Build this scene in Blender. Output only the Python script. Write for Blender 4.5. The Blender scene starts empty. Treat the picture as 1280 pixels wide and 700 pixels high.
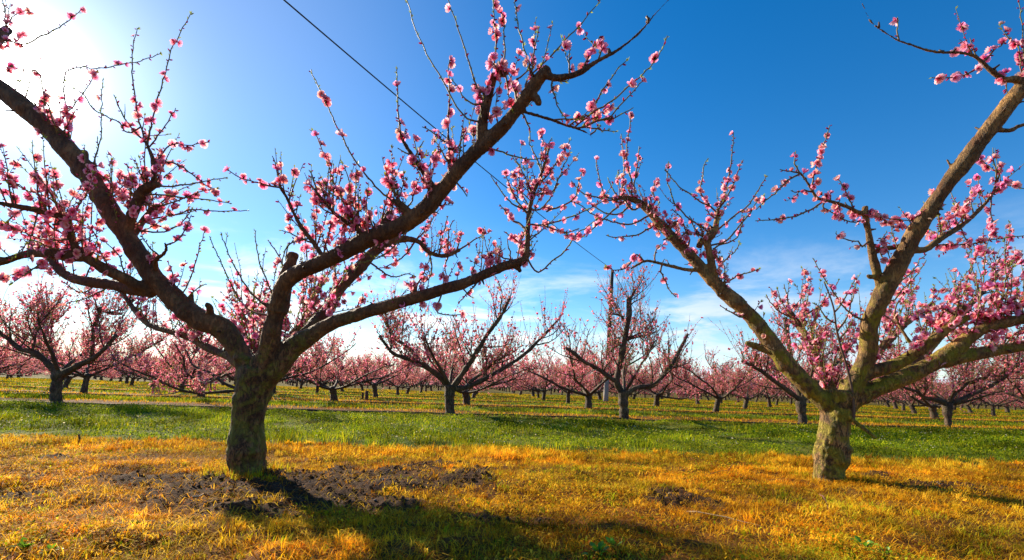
import bpy, math, random
import numpy as np
from mathutils import Vector, Matrix, Euler

random.seed(7)
RNG = np.random.default_rng(11)
SC = bpy.context.scene
COL = SC.collection
rad = math.radians

# ------------------------------------------------------------------ camera, sky, sun, exposure
F = 600.0                      # focal length in photo pixels (photo 1280 wide)
CX, CY = 640.0, 400.0          # optical centre (the photo is a crop of a taller frame)
H = 0.62                       # camera height above the ground
PITCH, ROLL = 7.97, 1.85
SUN_PX = (22, 86)

cam_d = bpy.data.cameras.new('camera')
cam = bpy.data.objects.new('camera', cam_d)
COL.objects.link(cam)
cam_d.sensor_width = 36.0
cam_d.lens = F / 1280.0 * 36.0
cam_d.shift_y = (CY - 350.0) / 1280.0
cam_d.clip_start = 0.02
cam_d.clip_end = 6000
CAM_R = Matrix.Rotation(rad(90 + PITCH), 3, 'X') @ Matrix.Rotation(rad(ROLL), 3, 'Z')
cam.matrix_world = Matrix.Translation((0, 0, H)) @ CAM_R.to_4x4()
SC.camera = cam


def ray(px, py):
    return CAM_R @ Vector(((px - CX) / F, (CY - py) / F, -1.0))


def at_y(px, py, Y):           # world point seen at a pixel, at world distance Y; second value: metres per pixel there
    d = ray(px, py)
    t = Y / d.y
    return Vector((d.x * t, d.y * t, H + d.z * t)), t / F


def on_ground(px, py):
    d = ray(px, py)
    t = -H / d.z
    return Vector((d.x * t, d.y * t, 0.0))


def to_pixel(p):
    c = CAM_R.transposed() @ Vector((p[0], p[1], p[2] - H))
    return CX + F * c.x / -c.z, CY - F * c.y / -c.z


def round_radius(pts, wpx, mpp):
    """radius of a round limb that shows w pixels wide (wide-angle stretch towards the picture's sides taken out)"""
    out = []
    n = len(pts)
    for i in range(n):
        a = Vector(pts[min(i + 1, n - 1)]) - Vector(pts[max(i - 1, 0)])
        p = Vector(pts[i])
        r0 = wpx[i] * 0.5 * mpp[i]
        nn = (p - Vector((0, 0, H))).cross(a)
        if nn.length < 1e-6 or a.length < 1e-6:
            out.append(r0)
            continue
        nn.normalize()
        q0, q1 = to_pixel(p - nn * r0), to_pixel(p + nn * r0)
        e = a.normalized() * 0.01
        b0, b1 = to_pixel(p - e), to_pixel(p + e)
        dx, dy = b1[0] - b0[0], b1[1] - b0[1]
        l = math.hypot(dx, dy)
        w = math.hypot(q1[0] - q0[0], q1[1] - q0[1]) if l < 1e-3 else abs((q1[0] - q0[0]) * dy - (q1[1] - q0[1]) * dx) / l
        out.append(r0 * max(0.6, min(1.15, wpx[i] / max(w, 1e-3))))
    return out


SUN_DIR = ray(*SUN_PX).normalized()
SUN_EL = math.asin(SUN_DIR.z)
SUN_AZ = math.atan2(SUN_DIR.x, SUN_DIR.y)

world = bpy.data.worlds.new("World")
SC.world = world
world.use_nodes = True
SKY_STRENGTH = 0.092
SUN_STRENGTH = 5.0
SC.view_settings.view_transform = 'Standard'
SC.view_settings.look = 'None'
SC.view_settings.exposure = 1.08
SC.view_settings.gamma = 1.0
SC.view_settings.use_curve_mapping = False


class NT:
    """tiny helper to write node trees"""
    def __init__(self, tree):
        self.t = tree
        self.n = tree.nodes
        self.l = tree.links

    def node(self, typ, **kw):
        nd = self.n.new(typ)
        for k, v in kw.items():
            if k.startswith('i_'):
                self.set(nd.inputs[k[2:]], v)
            elif k == 'ins':
                for i, x in v.items():
                    self.set(nd.inputs[i], x)
            else:
                setattr(nd, k, v)
        return nd

    def set(self, sock, v):
        if isinstance(v, bpy.types.NodeSocket):
            self.l.new(v, sock)
        elif v is not None:
            sock.default_value = v

    def math(self, op, a, b=None, c=None, clamp=False):
        nd = self.n.new('ShaderNodeMath')
        nd.operation = op
        nd.use_clamp = clamp
        for i, x in enumerate((a, b, c)):
            if x is not None:
                self.set(nd.inputs[i], x)
        return nd.outputs[0]

    def vmath(self, op, a, b=None):
        nd = self.n.new('ShaderNodeVectorMath')
        nd.operation = op
        self.set(nd.inputs[0], a)
        if b is not None:
            self.set(nd.inputs[1], b)
        return nd.outputs['Value'] if op in ('DOT_PRODUCT', 'LENGTH') else nd.outputs[0]

    def mix(self, fac, a, b):
        nd = self.n.new('ShaderNodeMix')
        nd.data_type = 'RGBA'
        self.set(nd.inputs[0], fac)
        self.set(nd.inputs[6], a)
        self.set(nd.inputs[7], b)
        return nd.outputs[2]

    def noise(self, vec, scale, detail=4, rough=0.55, dist=0.0):
        nd = self.n.new('ShaderNodeTexNoise')
        self.set(nd.inputs['Vector'], vec)
        nd.inputs['Scale'].default_value = scale
        nd.inputs['Detail'].default_value = detail
        nd.inputs['Roughness'].default_value = rough
        nd.inputs['Distortion'].default_value = dist
        return nd.outputs[0]

    def ramp(self, fac, stops):
        nd = self.n.new('ShaderNodeValToRGB')
        self.set(nd.inputs[0], fac)
        el = nd.color_ramp.elements
        while len(el) < len(stops):
            el.new(0.5)
        for e, (p, c) in zip(el, stops):
            e.position = p
            e.color = c if len(c) == 4 else (*c, 1)
        return nd.outputs[0]

    def smooth(self, x, a, b):
        nd = self.n.new('ShaderNodeMapRange')
        nd.interpolation_type = 'SMOOTHSTEP'
        self.set(nd.inputs[0], x)
        nd.inputs[1].default_value = a
        nd.inputs[2].default_value = b
        return nd.outputs[0]


def build_world():
    w = NT(world.node_tree)
    w.n.clear()
    out = w.node('ShaderNodeOutputWorld')
    bg = w.node('ShaderNodeBackground')
    bg.inputs['Strength'].default_value = SKY_STRENGTH
    w.l.new(bg.outputs[0], out.inputs[0])
    sky = w.node('ShaderNodeTexSky')
    sky.sky_type = 'NISHITA'
    sky.sun_disc = False
    sky.sun_elevation = SUN_EL
    sky.sun_rotation = SUN_AZ
    sky.altitude = 50
    sky.air_density = 1.0
    sky.dust_density = 0.0
    sky.ozone_density = 2.5
    hsv = w.node('ShaderNodeHueSaturation')
    hsv.inputs['Saturation'].default_value = 1.40
    hsv.inputs['Hue'].default_value = 0.504
    hsv.inputs['Value'].default_value = 1.0
    w.l.new(sky.outputs[0], hsv.inputs['Color'])
    tc = w.node('ShaderNodeTexCoord')
    d = w.vmath('NORMALIZE', tc.outputs['Generated'])
    sep = w.node('ShaderNodeSeparateXYZ')
    w.l.new(d, sep.inputs[0])
    z = w.math('MAXIMUM', sep.outputs[2], 0.0)
    # bright air round the sun
    dot = w.math('MAXIMUM', w.vmath('DOT_PRODUCT', d, tuple(SUN_DIR)), 0.0)
    a1 = w.math('MULTIPLY', w.math('POWER', dot, 1300.0), 110.0)
    a2 = w.math('MULTIPLY', w.math('POWER', dot, 110.0), 4.6)
    a3 = w.math('MULTIPLY', w.math('POWER', dot, 8.0), 1.9)
    glow = w.math('ADD', a1, a2)
    comb = w.node('ShaderNodeCombineColor')
    w.l.new(w.math('ADD', glow, a3), comb.inputs[0])
    w.l.new(w.math('ADD', w.math('MULTIPLY', glow, 0.97), w.math('MULTIPLY', a3, 0.80)), comb.inputs[1])
    w.l.new(w.math('ADD', w.math('MULTIPLY', glow, 0.86), w.math('MULTIPLY', a3, 0.36)), comb.inputs[2])
    add = w.node('ShaderNodeMix', data_type='RGBA', blend_type='ADD')
    add.inputs[0].default_value = 1.0
    w.l.new(hsv.outputs[0], add.inputs[6])
    w.l.new(comb.outputs[0], add.inputs[7])
    # thin clouds low over the horizon
    k = w.math('DIVIDE', 1.0, w.math('ADD', z, 0.09))
    cv = w.node('ShaderNodeCombineXYZ')
    w.l.new(w.math('MULTIPLY', sep.outputs[0], k), cv.inputs[0])
    w.l.new(w.math('MULTIPLY', sep.outputs[1], k), cv.inputs[1])
    n1 = w.noise(cv.outputs[0], 0.9, 7, 0.6, 0.35)
    mask = w.smooth(n1, 0.47, 0.66)
    low = w.math('SUBTRACT', 1.0, w.smooth(z, 0.10, 0.34))
    veil = w.math('SUBTRACT', 1.0, w.smooth(z, 0.0, 0.17))
    cf = w.math('ADD', w.math('MULTIPLY', w.math('MULTIPLY', mask, low), 0.85), w.math('MULTIPLY', veil, 0.45), clamp=True)
    sunny = w.smooth(dot, 0.2, 1.0)
    ccol = w.mix(sunny, (4.4, 4.9, 5.6, 1), (9.5, 9.0, 8.0, 1))
    fin = w.mix(cf, add.outputs[2], ccol)
    w.l.new(fin, bg.inputs['Color'])


build_world()
sun_d = bpy.data.lights.new('sun', 'SUN')
sun_d.energy = SUN_STRENGTH
sun_d.angle = rad(0.8)
sun_d.color = (1.0, 0.86, 0.66)
sun = bpy.data.objects.new('sun', sun_d)
COL.objects.link(sun)
sun.rotation_mode = 'QUATERNION'
sun.rotation_quaternion = SUN_DIR.to_track_quat('Z', 'Y')
sun.location = SUN_DIR * 60


# ------------------------------------------------------------------ numpy helpers
def hash3(i, j, k, s=0):
    h = (i.astype(np.int64) * 374761393 + j.astype(np.int64) * 668265263 + k.astype(np.int64) * 2147483647 + s * 974634777) & 0xffffffff
    h = ((h ^ (h >> 13)) * 1274126177) & 0xffffffff
    h = (h ^ (h >> 16)) & 0xffffffff
    return h.astype(np.float64) / 0xffffffff


def vnoise(p, s=0):
    """value noise in [-1, 1] for points p (n,3)"""
    f = np.floor(p)
    i = f.astype(np.int64)
    u = p - f
    u = u * u * (3 - 2 * u)
    r = 0
    for a in (0, 1):
        for b in (0, 1):
            for c in (0, 1):
                w = (u[:, 0] if a else 1 - u[:, 0]) * (u[:, 1] if b else 1 - u[:, 1]) * (u[:, 2] if c else 1 - u[:, 2])
                r = r + w * hash3(i[:, 0] + a, i[:, 1] + b, i[:, 2] + c, s)
    return r * 2 - 1


def fbm(p, oct=4, s=0):
    r, a = 0, 1.0
    for o in range(oct):
        r = r + a * vnoise(p * (2.03 ** o), s + o)
        a *= 0.5
    return r


def fbm2(x, y, scale, oct=3, s=0):
    return fbm(np.stack([x * scale, y * scale, np.full_like(x, 3.7)], 1), oct, s)


def unit(v):
    return v / np.maximum(np.linalg.norm(v, axis=-1, keepdims=True), 1e-9)


def V(p):
    return np.array((p[0], p[1], p[2]), float)


class Acc:
    """collects geometry for one mesh"""
    def __init__(self):
        self.v, self.q, self.t, self.c = [], [], [], []
        self.n = 0

    def add(self, v, q=None, t=None, c=None):
        v = np.asarray(v, float).reshape(-1, 3)
        self.v.append(v)
        if q is not None and len(q):
            self.q.append(np.asarray(q, np.int64).reshape(-1, 4) + self.n)
        if t is not None and len(t):
            self.t.append(np.asarray(t, np.int64).reshape(-1, 3) + self.n)
        if c is None:
            c = np.ones((len(v), 3))
        self.c.append(np.broadcast_to(np.asarray(c, float), (len(v), 3)))
        self.n += len(v)

    def tube(self, pts, r, sides=6, col=None, cap=True):
        pts = np.asarray(pts, float)
        r = np.broadcast_to(np.asarray(r, float), (len(pts),))
        n = len(pts)
        tg = unit(np.gradient(pts, axis=0))
        ref = np.array((0, 0, 1.0)) if abs(tg[0][2]) < 0.9 else np.array((1.0, 0, 0))
        a = unit(np.cross(tg[0], ref))
        ang = np.arange(sides) * 2 * math.pi / sides
        ca, sa = np.cos(ang)[:, None], np.sin(ang)[:, None]
        vs = np.empty((n, sides, 3))
        for i in range(n):
            a = a - tg[i] * np.dot(a, tg[i])
            a = a / max(np.linalg.norm(a), 1e-9)
            b = np.cross(tg[i], a)
            vs[i] = pts[i] + r[i] * (ca * a + sa * b)
        v = vs.reshape(-1, 3)
        i0 = (np.arange(n - 1)[:, None] * sides + np.arange(sides)[None, :])
        i1 = (np.arange(n - 1)[:, None] * sides + (np.arange(sides)[None, :] + 1) % sides)
        q = np.stack([i0, i1, i1 + sides, i0 + sides], -1).reshape(-1, 4)
        t = None
        if cap:
            v = np.vstack([v, pts[0], pts[-1] + tg[-1] * r[-1] * 0.3])
            if col is not None and np.ndim(col) == 2:
                col = np.vstack([col, col[0], col[-1]])
            e = n * sides
            k = np.arange(sides)
            k1 = (k + 1) % sides
            t = np.vstack([np.stack([k1, k, np.full(sides, e)], 1),
                           np.stack([k + (n - 1) * sides, k1 + (n - 1) * sides, np.full(sides, e + 1)], 1)])
        self.add(v, q, t, col)

    def inst(self, tmpl, pos, rot, scale, colmul=None):
        """many copies of a template: tmpl = (v, q, t, c)"""
        tv, tq, tt, tcol = tmpl
        k, n = len(pos), len(tv)
        if k == 0:
            return
        v = np.einsum('kij,nj->kni', rot, tv) * np.asarray(scale).reshape(-1, 1, 1) + pos[:, None, :]
        off = (np.arange(k) * n)[:, None, None]
        q = (np.asarray(tq)[None] + off).reshape(-1, 4) if len(tq) else None
        t = (np.asarray(tt)[None] + off).reshape(-1, 3) if len(tt) else None
        c = np.broadcast_to(tcol[None], (k, n, 3))
        if colmul is not None:
            c = c * colmul[:, None, :]
        self.add(v.reshape(-1, 3), q, t, c.reshape(-1, 3))

    def mesh(self, name, mat, smooth=True, color=True):
        me = bpy.data.meshes.new(name)
        v = np.vstack(self.v)
        q = np.vstack(self.q) if self.q else np.zeros((0, 4), np.int64)
        t = np.vstack(self.t) if self.t else np.zeros((0, 3), np.int64)
        me.vertices.add(len(v))
        me.vertices.foreach_set('co', v.astype(np.float32).ravel())
        loops = np.concatenate([q.ravel(), t.ravel()]).astype(np.int32)
        me.loops.add(len(loops))
        me.loops.foreach_set('vertex_index', loops)
        npoly = len(q) + len(t)
        me.polygons.add(npoly)
        starts = np.concatenate([np.arange(len(q)) * 4, len(q) * 4 + np.arange(len(t)) * 3]).astype(np.int32)
        me.polygons.foreach_set('loop_start', starts)
        me.polygons.foreach_set('use_smooth', np.full(npoly, smooth))
        if color:
            at = me.color_attributes.new('tint', 'FLOAT_COLOR', 'POINT')
            c = np.hstack([np.vstack(self.c), np.ones((len(v), 1))])
            at.data.foreach_set('color', c.astype(np.float32).ravel())
        me.update(calc_edges=True)
        me.validate()
        if mat:
            me.materials.append(mat)
        return me

    def obj(self, name, mat, parent=None, smooth=True, color=True):
        o = bpy.data.objects.new(name, self.mesh(name, mat, smooth, color))
        COL.objects.link(o)
        if parent is not None:
            o.parent = parent
        return o


def tag(o, label=None, cat=None, group=None, kind=None):
    if label: o['label'] = label
    if cat: o['category'] = cat
    if group: o['group'] = group
    if kind: o['kind'] = kind
    return o


def empty(name, loc=(0, 0, 0), rz=0.0):
    o = bpy.data.objects.new(name, None)
    o.empty_display_size = 0.2
    o.location = loc
    o.rotation_euler = (0, 0, rz)
    COL.objects.link(o)
    return o


def frames(z, rng):
    """rotation matrices whose third axis is z (k,3), random spin"""
    z = unit(z)
    h = unit(rng.normal(size=z.shape))
    x = unit(np.cross(h, z))
    y = np.cross(z, x)
    return np.stack([x, y, z], -1)


def resample(pts, rr, step):
    """Catmull-Rom through the points"""
    pts = np.asarray(pts, float)
    rr = np.asarray(rr, float)
    P = np.vstack([2 * pts[0] - pts[1], pts, 2 * pts[-1] - pts[-2]])
    R = np.concatenate([[rr[0]], rr, [rr[-1]]])
    op, orr = [], []
    for i in range(1, len(P) - 2):
        L = np.linalg.norm(P[i + 1] - P[i])
        n = max(1, int(math.ceil(L / step)))
        for k in range(n):
            t = k / n
            t2, t3 = t * t, t * t * t
            op.append(0.5 * ((2 * P[i]) + (-P[i - 1] + P[i + 1]) * t + (2 * P[i - 1] - 5 * P[i] + 4 * P[i + 1] - P[i + 2]) * t2
                             + (-P[i - 1] + 3 * P[i] - 3 * P[i + 1] + P[i + 2]) * t3))
            orr.append(R[i] + (R[i + 1] - R[i]) * t)
    op.append(P[-2])
    orr.append(R[-2])
    return np.array(op), np.array(orr)


# ------------------------------------------------------------------ materials
def new_mat(name):
    m = bpy.data.materials.new(name)
    m.use_nodes = True
    t = NT(m.node_tree)
    t.n.clear()
    out = t.node('ShaderNodeOutputMaterial')
    return m, t, out


def bark_material(name, dark, light, moss_amt, moss_col=(0.10, 0.10, 0.012), scale=1.0, moss_top=1.3):
    m, t, out = new_mat(name)
    geo = t.node('ShaderNodeNewGeometry')
    pos = geo.outputs['Position']
    sp = t.node('ShaderNodeSeparateXYZ')
    t.l.new(pos, sp.inputs[0])
    mp = t.node('ShaderNodeMapping')
    mp.inputs['Scale'].default_value = (1, 1, 0.34)
    t.l.new(pos, mp.inputs[0])
    old = t.math('SUBTRACT', 1.0, t.smooth(sp.outputs[2], 0.45, 1.1))     # rough old bark low down, smooth bark higher up
    n1 = t.noise(mp.outputs[0], 30 * scale, 7, 0.68, 0.8)
    n2 = t.noise(pos, 6 * scale, 5, 0.62, 0.5)
    n3 = t.noise(pos, 150 * scale, 3, 0.6)
    n4 = t.noise(mp.outputs[0], 75 * scale, 4, 0.6, 1.2)
    fis = t.math('MULTIPLY', t.math('SUBTRACT', 1.0, t.smooth(t.math('ABSOLUTE', t.math('SUBTRACT', n1, 0.5)), 0.0, 0.055)), t.math('ADD', t.math('MULTIPLY', old, 0.55), 0.36))
    base = t.mix(t.smooth(t.math('ADD', t.math('MULTIPLY', n2, 0.65), t.math('MULTIPLY', n4, 0.35)), 0.36, 0.64), (*dark, 1), (*light, 1))
    grey = t.mix(t.math('MULTIPLY', t.smooth(n2, 0.56, 0.72), 0.45), base, (light[0] * 1.3, light[1] * 1.32, light[2] * 1.25, 1))
    red = t.mix(t.math('MULTIPLY', t.math('SUBTRACT', 1.0, t.smooth(n2, 0.30, 0.45)), 0.5), grey, (light[0] * 0.9, light[1] * 0.62, light[2] * 0.45, 1))
    col = t.mix(fis, red, (dark[0] * 0.4, dark[1] * 0.4, dark[2] * 0.4, 1))
    low = t.math('SUBTRACT', 1.0, t.smooth(sp.outputs[2], 0.30, moss_top))
    nm = t.noise(pos, 9 * scale, 6, 0.72, 0.6)
    mm = t.math('MULTIPLY', t.smooth(t.math('ADD', nm, t.math('MULTIPLY', low, 0.12)), 0.52, 0.70), t.math('MULTIPLY', t.math('MULTIPLY', low, 2.2, clamp=True), moss_amt), clamp=True)
    mc = t.mix(n3, (moss_col[0] * 0.5, moss_col[1] * 0.55, moss_col[2], 1), (moss_col[0] * 1.5, moss_col[1] * 1.5, moss_col[2] * 1.2, 1))
    col = t.mix(mm, col, mc)
    spk = t.math('MULTIPLY', t.smooth(n3, 0.62, 0.74), 0.35)
    col = t.mix(spk, col, (light[0] * 1.5, light[1] * 1.5, light[2] * 1.4, 1))
    bs = t.node('ShaderNodeBsdfPrincipled')
    t.l.new(col, bs.inputs['Base Color'])
    bs.inputs['Roughness'].default_value = 0.7
    bs.inputs['Specular IOR Level'].default_value = 0.35
    bump = t.node('ShaderNodeBump')
    bump.inputs['Strength'].default_value = 0.8
    bump.inputs['Distance'].default_value = 0.018
    hsum = t.math('SUBTRACT', t.math('ADD', t.math('MULTIPLY', n4, 0.5), t.math('MULTIPLY', n3, 0.2)), t.math('MULTIPLY', fis, 0.8))
    t.l.new(hsum, bump.inputs['Height'])
    t.l.new(bump.outputs[0], bs.inputs['Normal'])
    t.l.new(bs.outputs[0], out.inputs[0])
    return m


def thin_material(name, transl=0.5, rough=0.6, spec=0.2, mul=(1, 1, 1)):
    """petals and leaves: takes its own colour from the mesh, lets light through"""
    m, t, out = new_mat(name)
    at = t.node('ShaderNodeAttribute', attribute_name='tint')
    col = t.mix(1.0, at.outputs['Color'], (*mul, 1))
    col.node.blend_type = 'MULTIPLY'
    bs = t.node('ShaderNodeBsdfPrincipled')
    t.l.new(col, bs.inputs['Base Color'])
    bs.inputs['Roughness'].default_value = rough
    bs.inputs['Specular IOR Level'].default_value = spec
    tr = t.node('ShaderNodeBsdfTranslucent')
    t.l.new(col, tr.inputs[0])
    mx = t.node('ShaderNodeMixShader')
    mx.inputs[0].default_value = transl
    t.l.new(bs.outputs[0], mx.inputs[1])
    t.l.new(tr.outputs[0], mx.inputs[2])
    t.l.new(mx.outputs[0], out.inputs[0])
    return m


def tint_material(name, rough=0.7, spec=0.25, bump=0.0, bscale=60.0):
    m, t, out = new_mat(name)
    at = t.node('ShaderNodeAttribute', attribute_name='tint')
    bs = t.node('ShaderNodeBsdfPrincipled')
    geo = t.node('ShaderNodeNewGeometry')
    n = t.noise(geo.outputs['Position'], bscale, 4, 0.6)
    k = t.math('ADD', t.math('MULTIPLY', n, 0.9), 0.55)
    col = t.mix(1.0, at.outputs['Color'], (1, 1, 1, 1))
    vm = t.node('ShaderNodeVectorMath', operation='SCALE')
    t.l.new(at.outputs['Color'], vm.inputs[0])
    t.l.new(k, vm.inputs['Scale'])
    t.l.new(vm.outputs[0], bs.inputs['Base Color'])
    bs.inputs['Roughness'].default_value = rough
    bs.inputs['Specular IOR Level'].default_value = spec
    if bump:
        b = t.node('ShaderNodeBump')
        b.inputs['Strength'].default_value = bump
        b.inputs['Distance'].default_value = 0.01
        t.l.new(n, b.inputs['Height'])
        t.l.new(b.outputs[0], bs.inputs['Normal'])
    t.l.new(bs.outputs[0], out.inputs[0])
    return m


M = {}
M['bark_dark'] = bark_material('dark mossy bark', (0.058, 0.025, 0.009), (0.22, 0.105, 0.036), 1.0, (0.16, 0.14, 0.010))
M['bark_pale'] = bark_material('pale mossy bark', (0.075, 0.035, 0.010), (0.37, 0.20, 0.055), 1.0, (0.25, 0.195, 0.005), 1.0, 2.0)
M['bark_far'] = bark_material('orchard bark', (0.045, 0.026, 0.016), (0.15, 0.088, 0.05), 0.3, scale=0.6)
M['twig'] = tint_material('twig bark', 0.6, 0.3)
M['petal'] = thin_material('blossom petals', 0.58, 0.6, 0.1)
M['leaf'] = thin_material('young leaves', 0.45, 0.45, 0.35)
M['grass'] = thin_material('grass blades', 0.5, 0.7, 0.06)
M['soil'] = tint_material('clods of soil', 0.95, 0.1, 0.6, 45)
# ------------------------------------------------------------------ rows of the orchard
P0 = on_ground(312, 597)                                  # foot of the big tree at left
EA, EB = on_ground(0, 549), on_ground(1280, 579)          # near edge of the green strip
ALPHA = math.atan2(EB.y - EA.y, EB.x - EA.x)
RU = np.array((math.cos(ALPHA), math.sin(ALPHA)))         # along the rows
RV = np.array((-math.sin(ALPHA), math.cos(ALPHA)))        # across the rows, away from the camera


def row_uv(x, y):
    dx, dy = x - P0.x, y - P0.y
    return dx * RU[0] + dy * RU[1], dx * RV[0] + dy * RV[1]


def row_xy(u, v):
    return P0.x + u * RU[0] + v * RV[0], P0.y + u * RU[1] + v * RV[1]


V_EDGE = row_uv(EA.x, EA.y)[1]
ROW2_PX = [(70, 501), (312, 508), (563, 518), (780, 523), (1003, 529), (1185, 533)]
ROW2 = [on_ground(*p) for p in ROW2_PX]
V_ROW2 = float(np.mean([row_uv(p.x, p.y)[1] for p in ROW2]))
GAP = 4.9
SPACING = 4.05


def dry_amount(x, y):
    """1 on the bare strips under the trees, 0 on the green alleys"""
    u, v = row_uv(x, y)
    w = v + 0.30 * fbm2(x, y, 1.7, 4, 21)
    near = 1 - np.clip((w - V_EDGE + 0.18) / 0.45, 0, 1)
    m = np.mod(w - V_ROW2 + GAP / 2, GAP) - GAP / 2
    far = np.clip((1.3 - np.abs(m)) / 0.4, 0, 1)
    return np.where(v < V_ROW2 - 2.4, near, far)


# patches of bare, dug soil in the near strip (photo pixels -> ground ellipses)
SOIL_PX = [(300, 614, 110, 15), (420, 605, 130, 19), (550, 595, 95, 15), (450, 628, 110, 11), (190, 603, 60, 6),
           (60, 600, 60, 5), (60, 576, 45, 4), (845, 627, 34, 10), (1190, 612, 60, 6), (1100, 600, 30, 5), (20, 622, 40, 6),
           (320, 640, 60, 7), (610, 650, 70, 8)]
SOIL = []
for (px, py, rx, ry) in SOIL_PX:
    c, e, n = on_ground(px, py), on_ground(px + rx, py), on_ground(px, py - ry)
    SOIL.append((c.x, c.y, abs(e.x - c.x), abs(n.y - c.y)))


def soil_amount(x, y):
    s = np.zeros_like(x)
    wob = 0.75 * fbm2(x, y, 5.0, 4, 5)
    for (cx, cy, rx, ry) in SOIL:
        q = np.sqrt(((x - cx) / rx) ** 2 + ((y - cy) / ry) ** 2) + wob
        s = np.maximum(s, np.clip((1.2 - q) / 0.6, 0, 1))
    return s


def ground_z(x, y):
    x = np.asarray(x, float)
    y = np.asarray(y, float)
    u, v = row_uv(x, y)
    d = np.sqrt(x * x + y * y)
    near = np.clip((14 - d) / 8, 0, 1)
    z = 0.022 * fbm2(x, y, 1.1, 2, 2) + near * 0.024 * fbm2(x, y, 4.0, 3, 9)
    z = z + 0.02 * np.exp(-((v) / 0.55) ** 2)
    s = soil_amount(x, y)
    z = z + s * (0.006 + near * 0.030 * np.abs(fbm2(x, y, 13.0, 3, 31)))
    z = z + near * 0.012 * fbm2(x, y, 9.0, 2, 33)
    return z


def gz(x, y):
    return float(ground_z(np.array([x]), np.array([y]))[0])


# ------------------------------------------------------------------ the ground sheet
def ground_material():
    m, t, out = new_mat('orchard floor')
    geo = t.node('ShaderNodeNewGeometry')
    pos = geo.outputs['Position']
    v = t.vmath('DOT_PRODUCT', t.vmath('SUBTRACT', pos, (P0.x, P0.y, 0)), (RV[0], RV[1], 0))
    wob = t.noise(pos, 1.1, 3, 0.6)
    w = t.math('ADD', v, t.math('MULTIPLY', t.math('SUBTRACT', wob, 0.5), 0.7))
    near = t.math('SUBTRACT', 1.0, t.smooth(w, V_EDGE - 0.12, V_EDGE + 0.1))
    mo = t.math('SUBTRACT', t.math('FLOORED_MODULO', t.math('SUBTRACT', w, V_ROW2 - GAP / 2), GAP), GAP / 2)
    far = t.math('SUBTRACT', 1.0, t.smooth(t.math('ABSOLUTE', mo), 0.7, 1.25))
    sel = t.math('GREATER_THAN', v, V_ROW2 - 2.4)
    dry = t.math('ADD', t.math('MULTIPLY', far, sel), t.math('MULTIPLY', near, t.math('SUBTRACT', 1.0, sel)))
    n1 = t.noise(pos, 3.0, 6, 0.65)
    n2 = t.noise(pos, 38.0, 5, 0.7)
    n3 = t.noise(pos, 0.45, 4, 0.6)
    dcol = t.ramp(n2, [(0.3, (0.035, 0.014, 0.005)), (0.52, (0.15, 0.058, 0.010)), (0.78, (0.42, 0.18, 0.022))])
    gcol = t.ramp(n2, [(0.25, (0.03, 0.05, 0.006)), (0.55, (0.10, 0.14, 0.012)), (0.8, (0.20, 0.21, 0.02))])
    patch = t.smooth(t.math('ADD', t.math('MULTIPLY', n1, 0.5), t.math('MULTIPLY', n3, 0.5)), 0.44, 0.60)
    gmix = t.mix(t.math('MULTIPLY', patch, 0.55), gcol, (0.22, 0.16, 0.022, 1))
    dmix = t.mix(t.math('MULTIPLY', t.smooth(n1, 0.55, 0.7), 0.5), dcol, (0.10, 0.13, 0.02, 1))
    col = t.mix(dry, gmix, dmix)
    at = t.node('ShaderNodeAttribute', attribute_name='tint')
    sep = t.node('ShaderNodeSeparateColor')
    t.l.new(at.outputs['Color'], sep.inputs[0])
    scol = t.ramp(n2, [(0.25, (0.020, 0.010, 0.006)), (0.6, (0.065, 0.031, 0.014)), (0.85, (0.14, 0.072, 0.034))])
    col = t.mix(sep.outputs[0], col, scol)
    bs = t.node('ShaderNodeBsdfPrincipled')
    t.l.new(col, bs.inputs['Base Color'])
    bs.inputs['Roughness'].default_value = 0.95
    bs.inputs['Specular IOR Level'].default_value = 0.1
    b = t.node('ShaderNodeBump')
    b.inputs['Strength'].default_value = 0.8
    b.inputs['Distance'].default_value = 0.03
    t.l.new(t.math('ADD', n2, n1), b.inputs['Height'])
    t.l.new(b.outputs[0], bs.inputs['Normal'])
    t.l.new(bs.outputs[0], out.inputs[0])
    return m


M['ground'] = ground_material()


def build_ground():
    rr = np.concatenate([np.geomspace(0.25, 8, 210), np.geomspace(8, 1800, 120)[1:]])
    front = np.linspace(-56, 56, 620)                      # degrees from straight ahead
    back = np.linspace(56, 304, 60)[1:-1]
    az = np.radians(np.concatenate([front, back]))
    n = len(az)
    x = (rr[:, None] * np.sin(az)[None]).ravel()
    y = (rr[:, None] * np.cos(az)[None]).ravel()
    z = ground_z(x, y)
    a = Acc()
    i = np.arange(len(rr) - 1)[:, None] * n
    j = np.arange(n)[None]
    j1 = (j + 1) % n
    q = np.stack([i + j, i + n + j, i + n + j1, i + j1], -1).reshape(-1, 4)[:, ::-1]
    s = soil_amount(x, y)
    c = np.stack([s, s, s], 1)
    v = np.stack([x, y, z], 1)
    ctr = len(v)
    v = np.vstack([v, (0, 0, gz(0, 0))])
    c = np.vstack([c, (0, 0, 0)])
    k = np.arange(n)
    t = np.stack([np.full(n, ctr), (k + 1) % n, k], 1)
    a.add(v, q, t, c)
    o = a.obj('ground', M['ground'])
    tag(o, kind='structure')
    return o


ground = build_ground()


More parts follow.
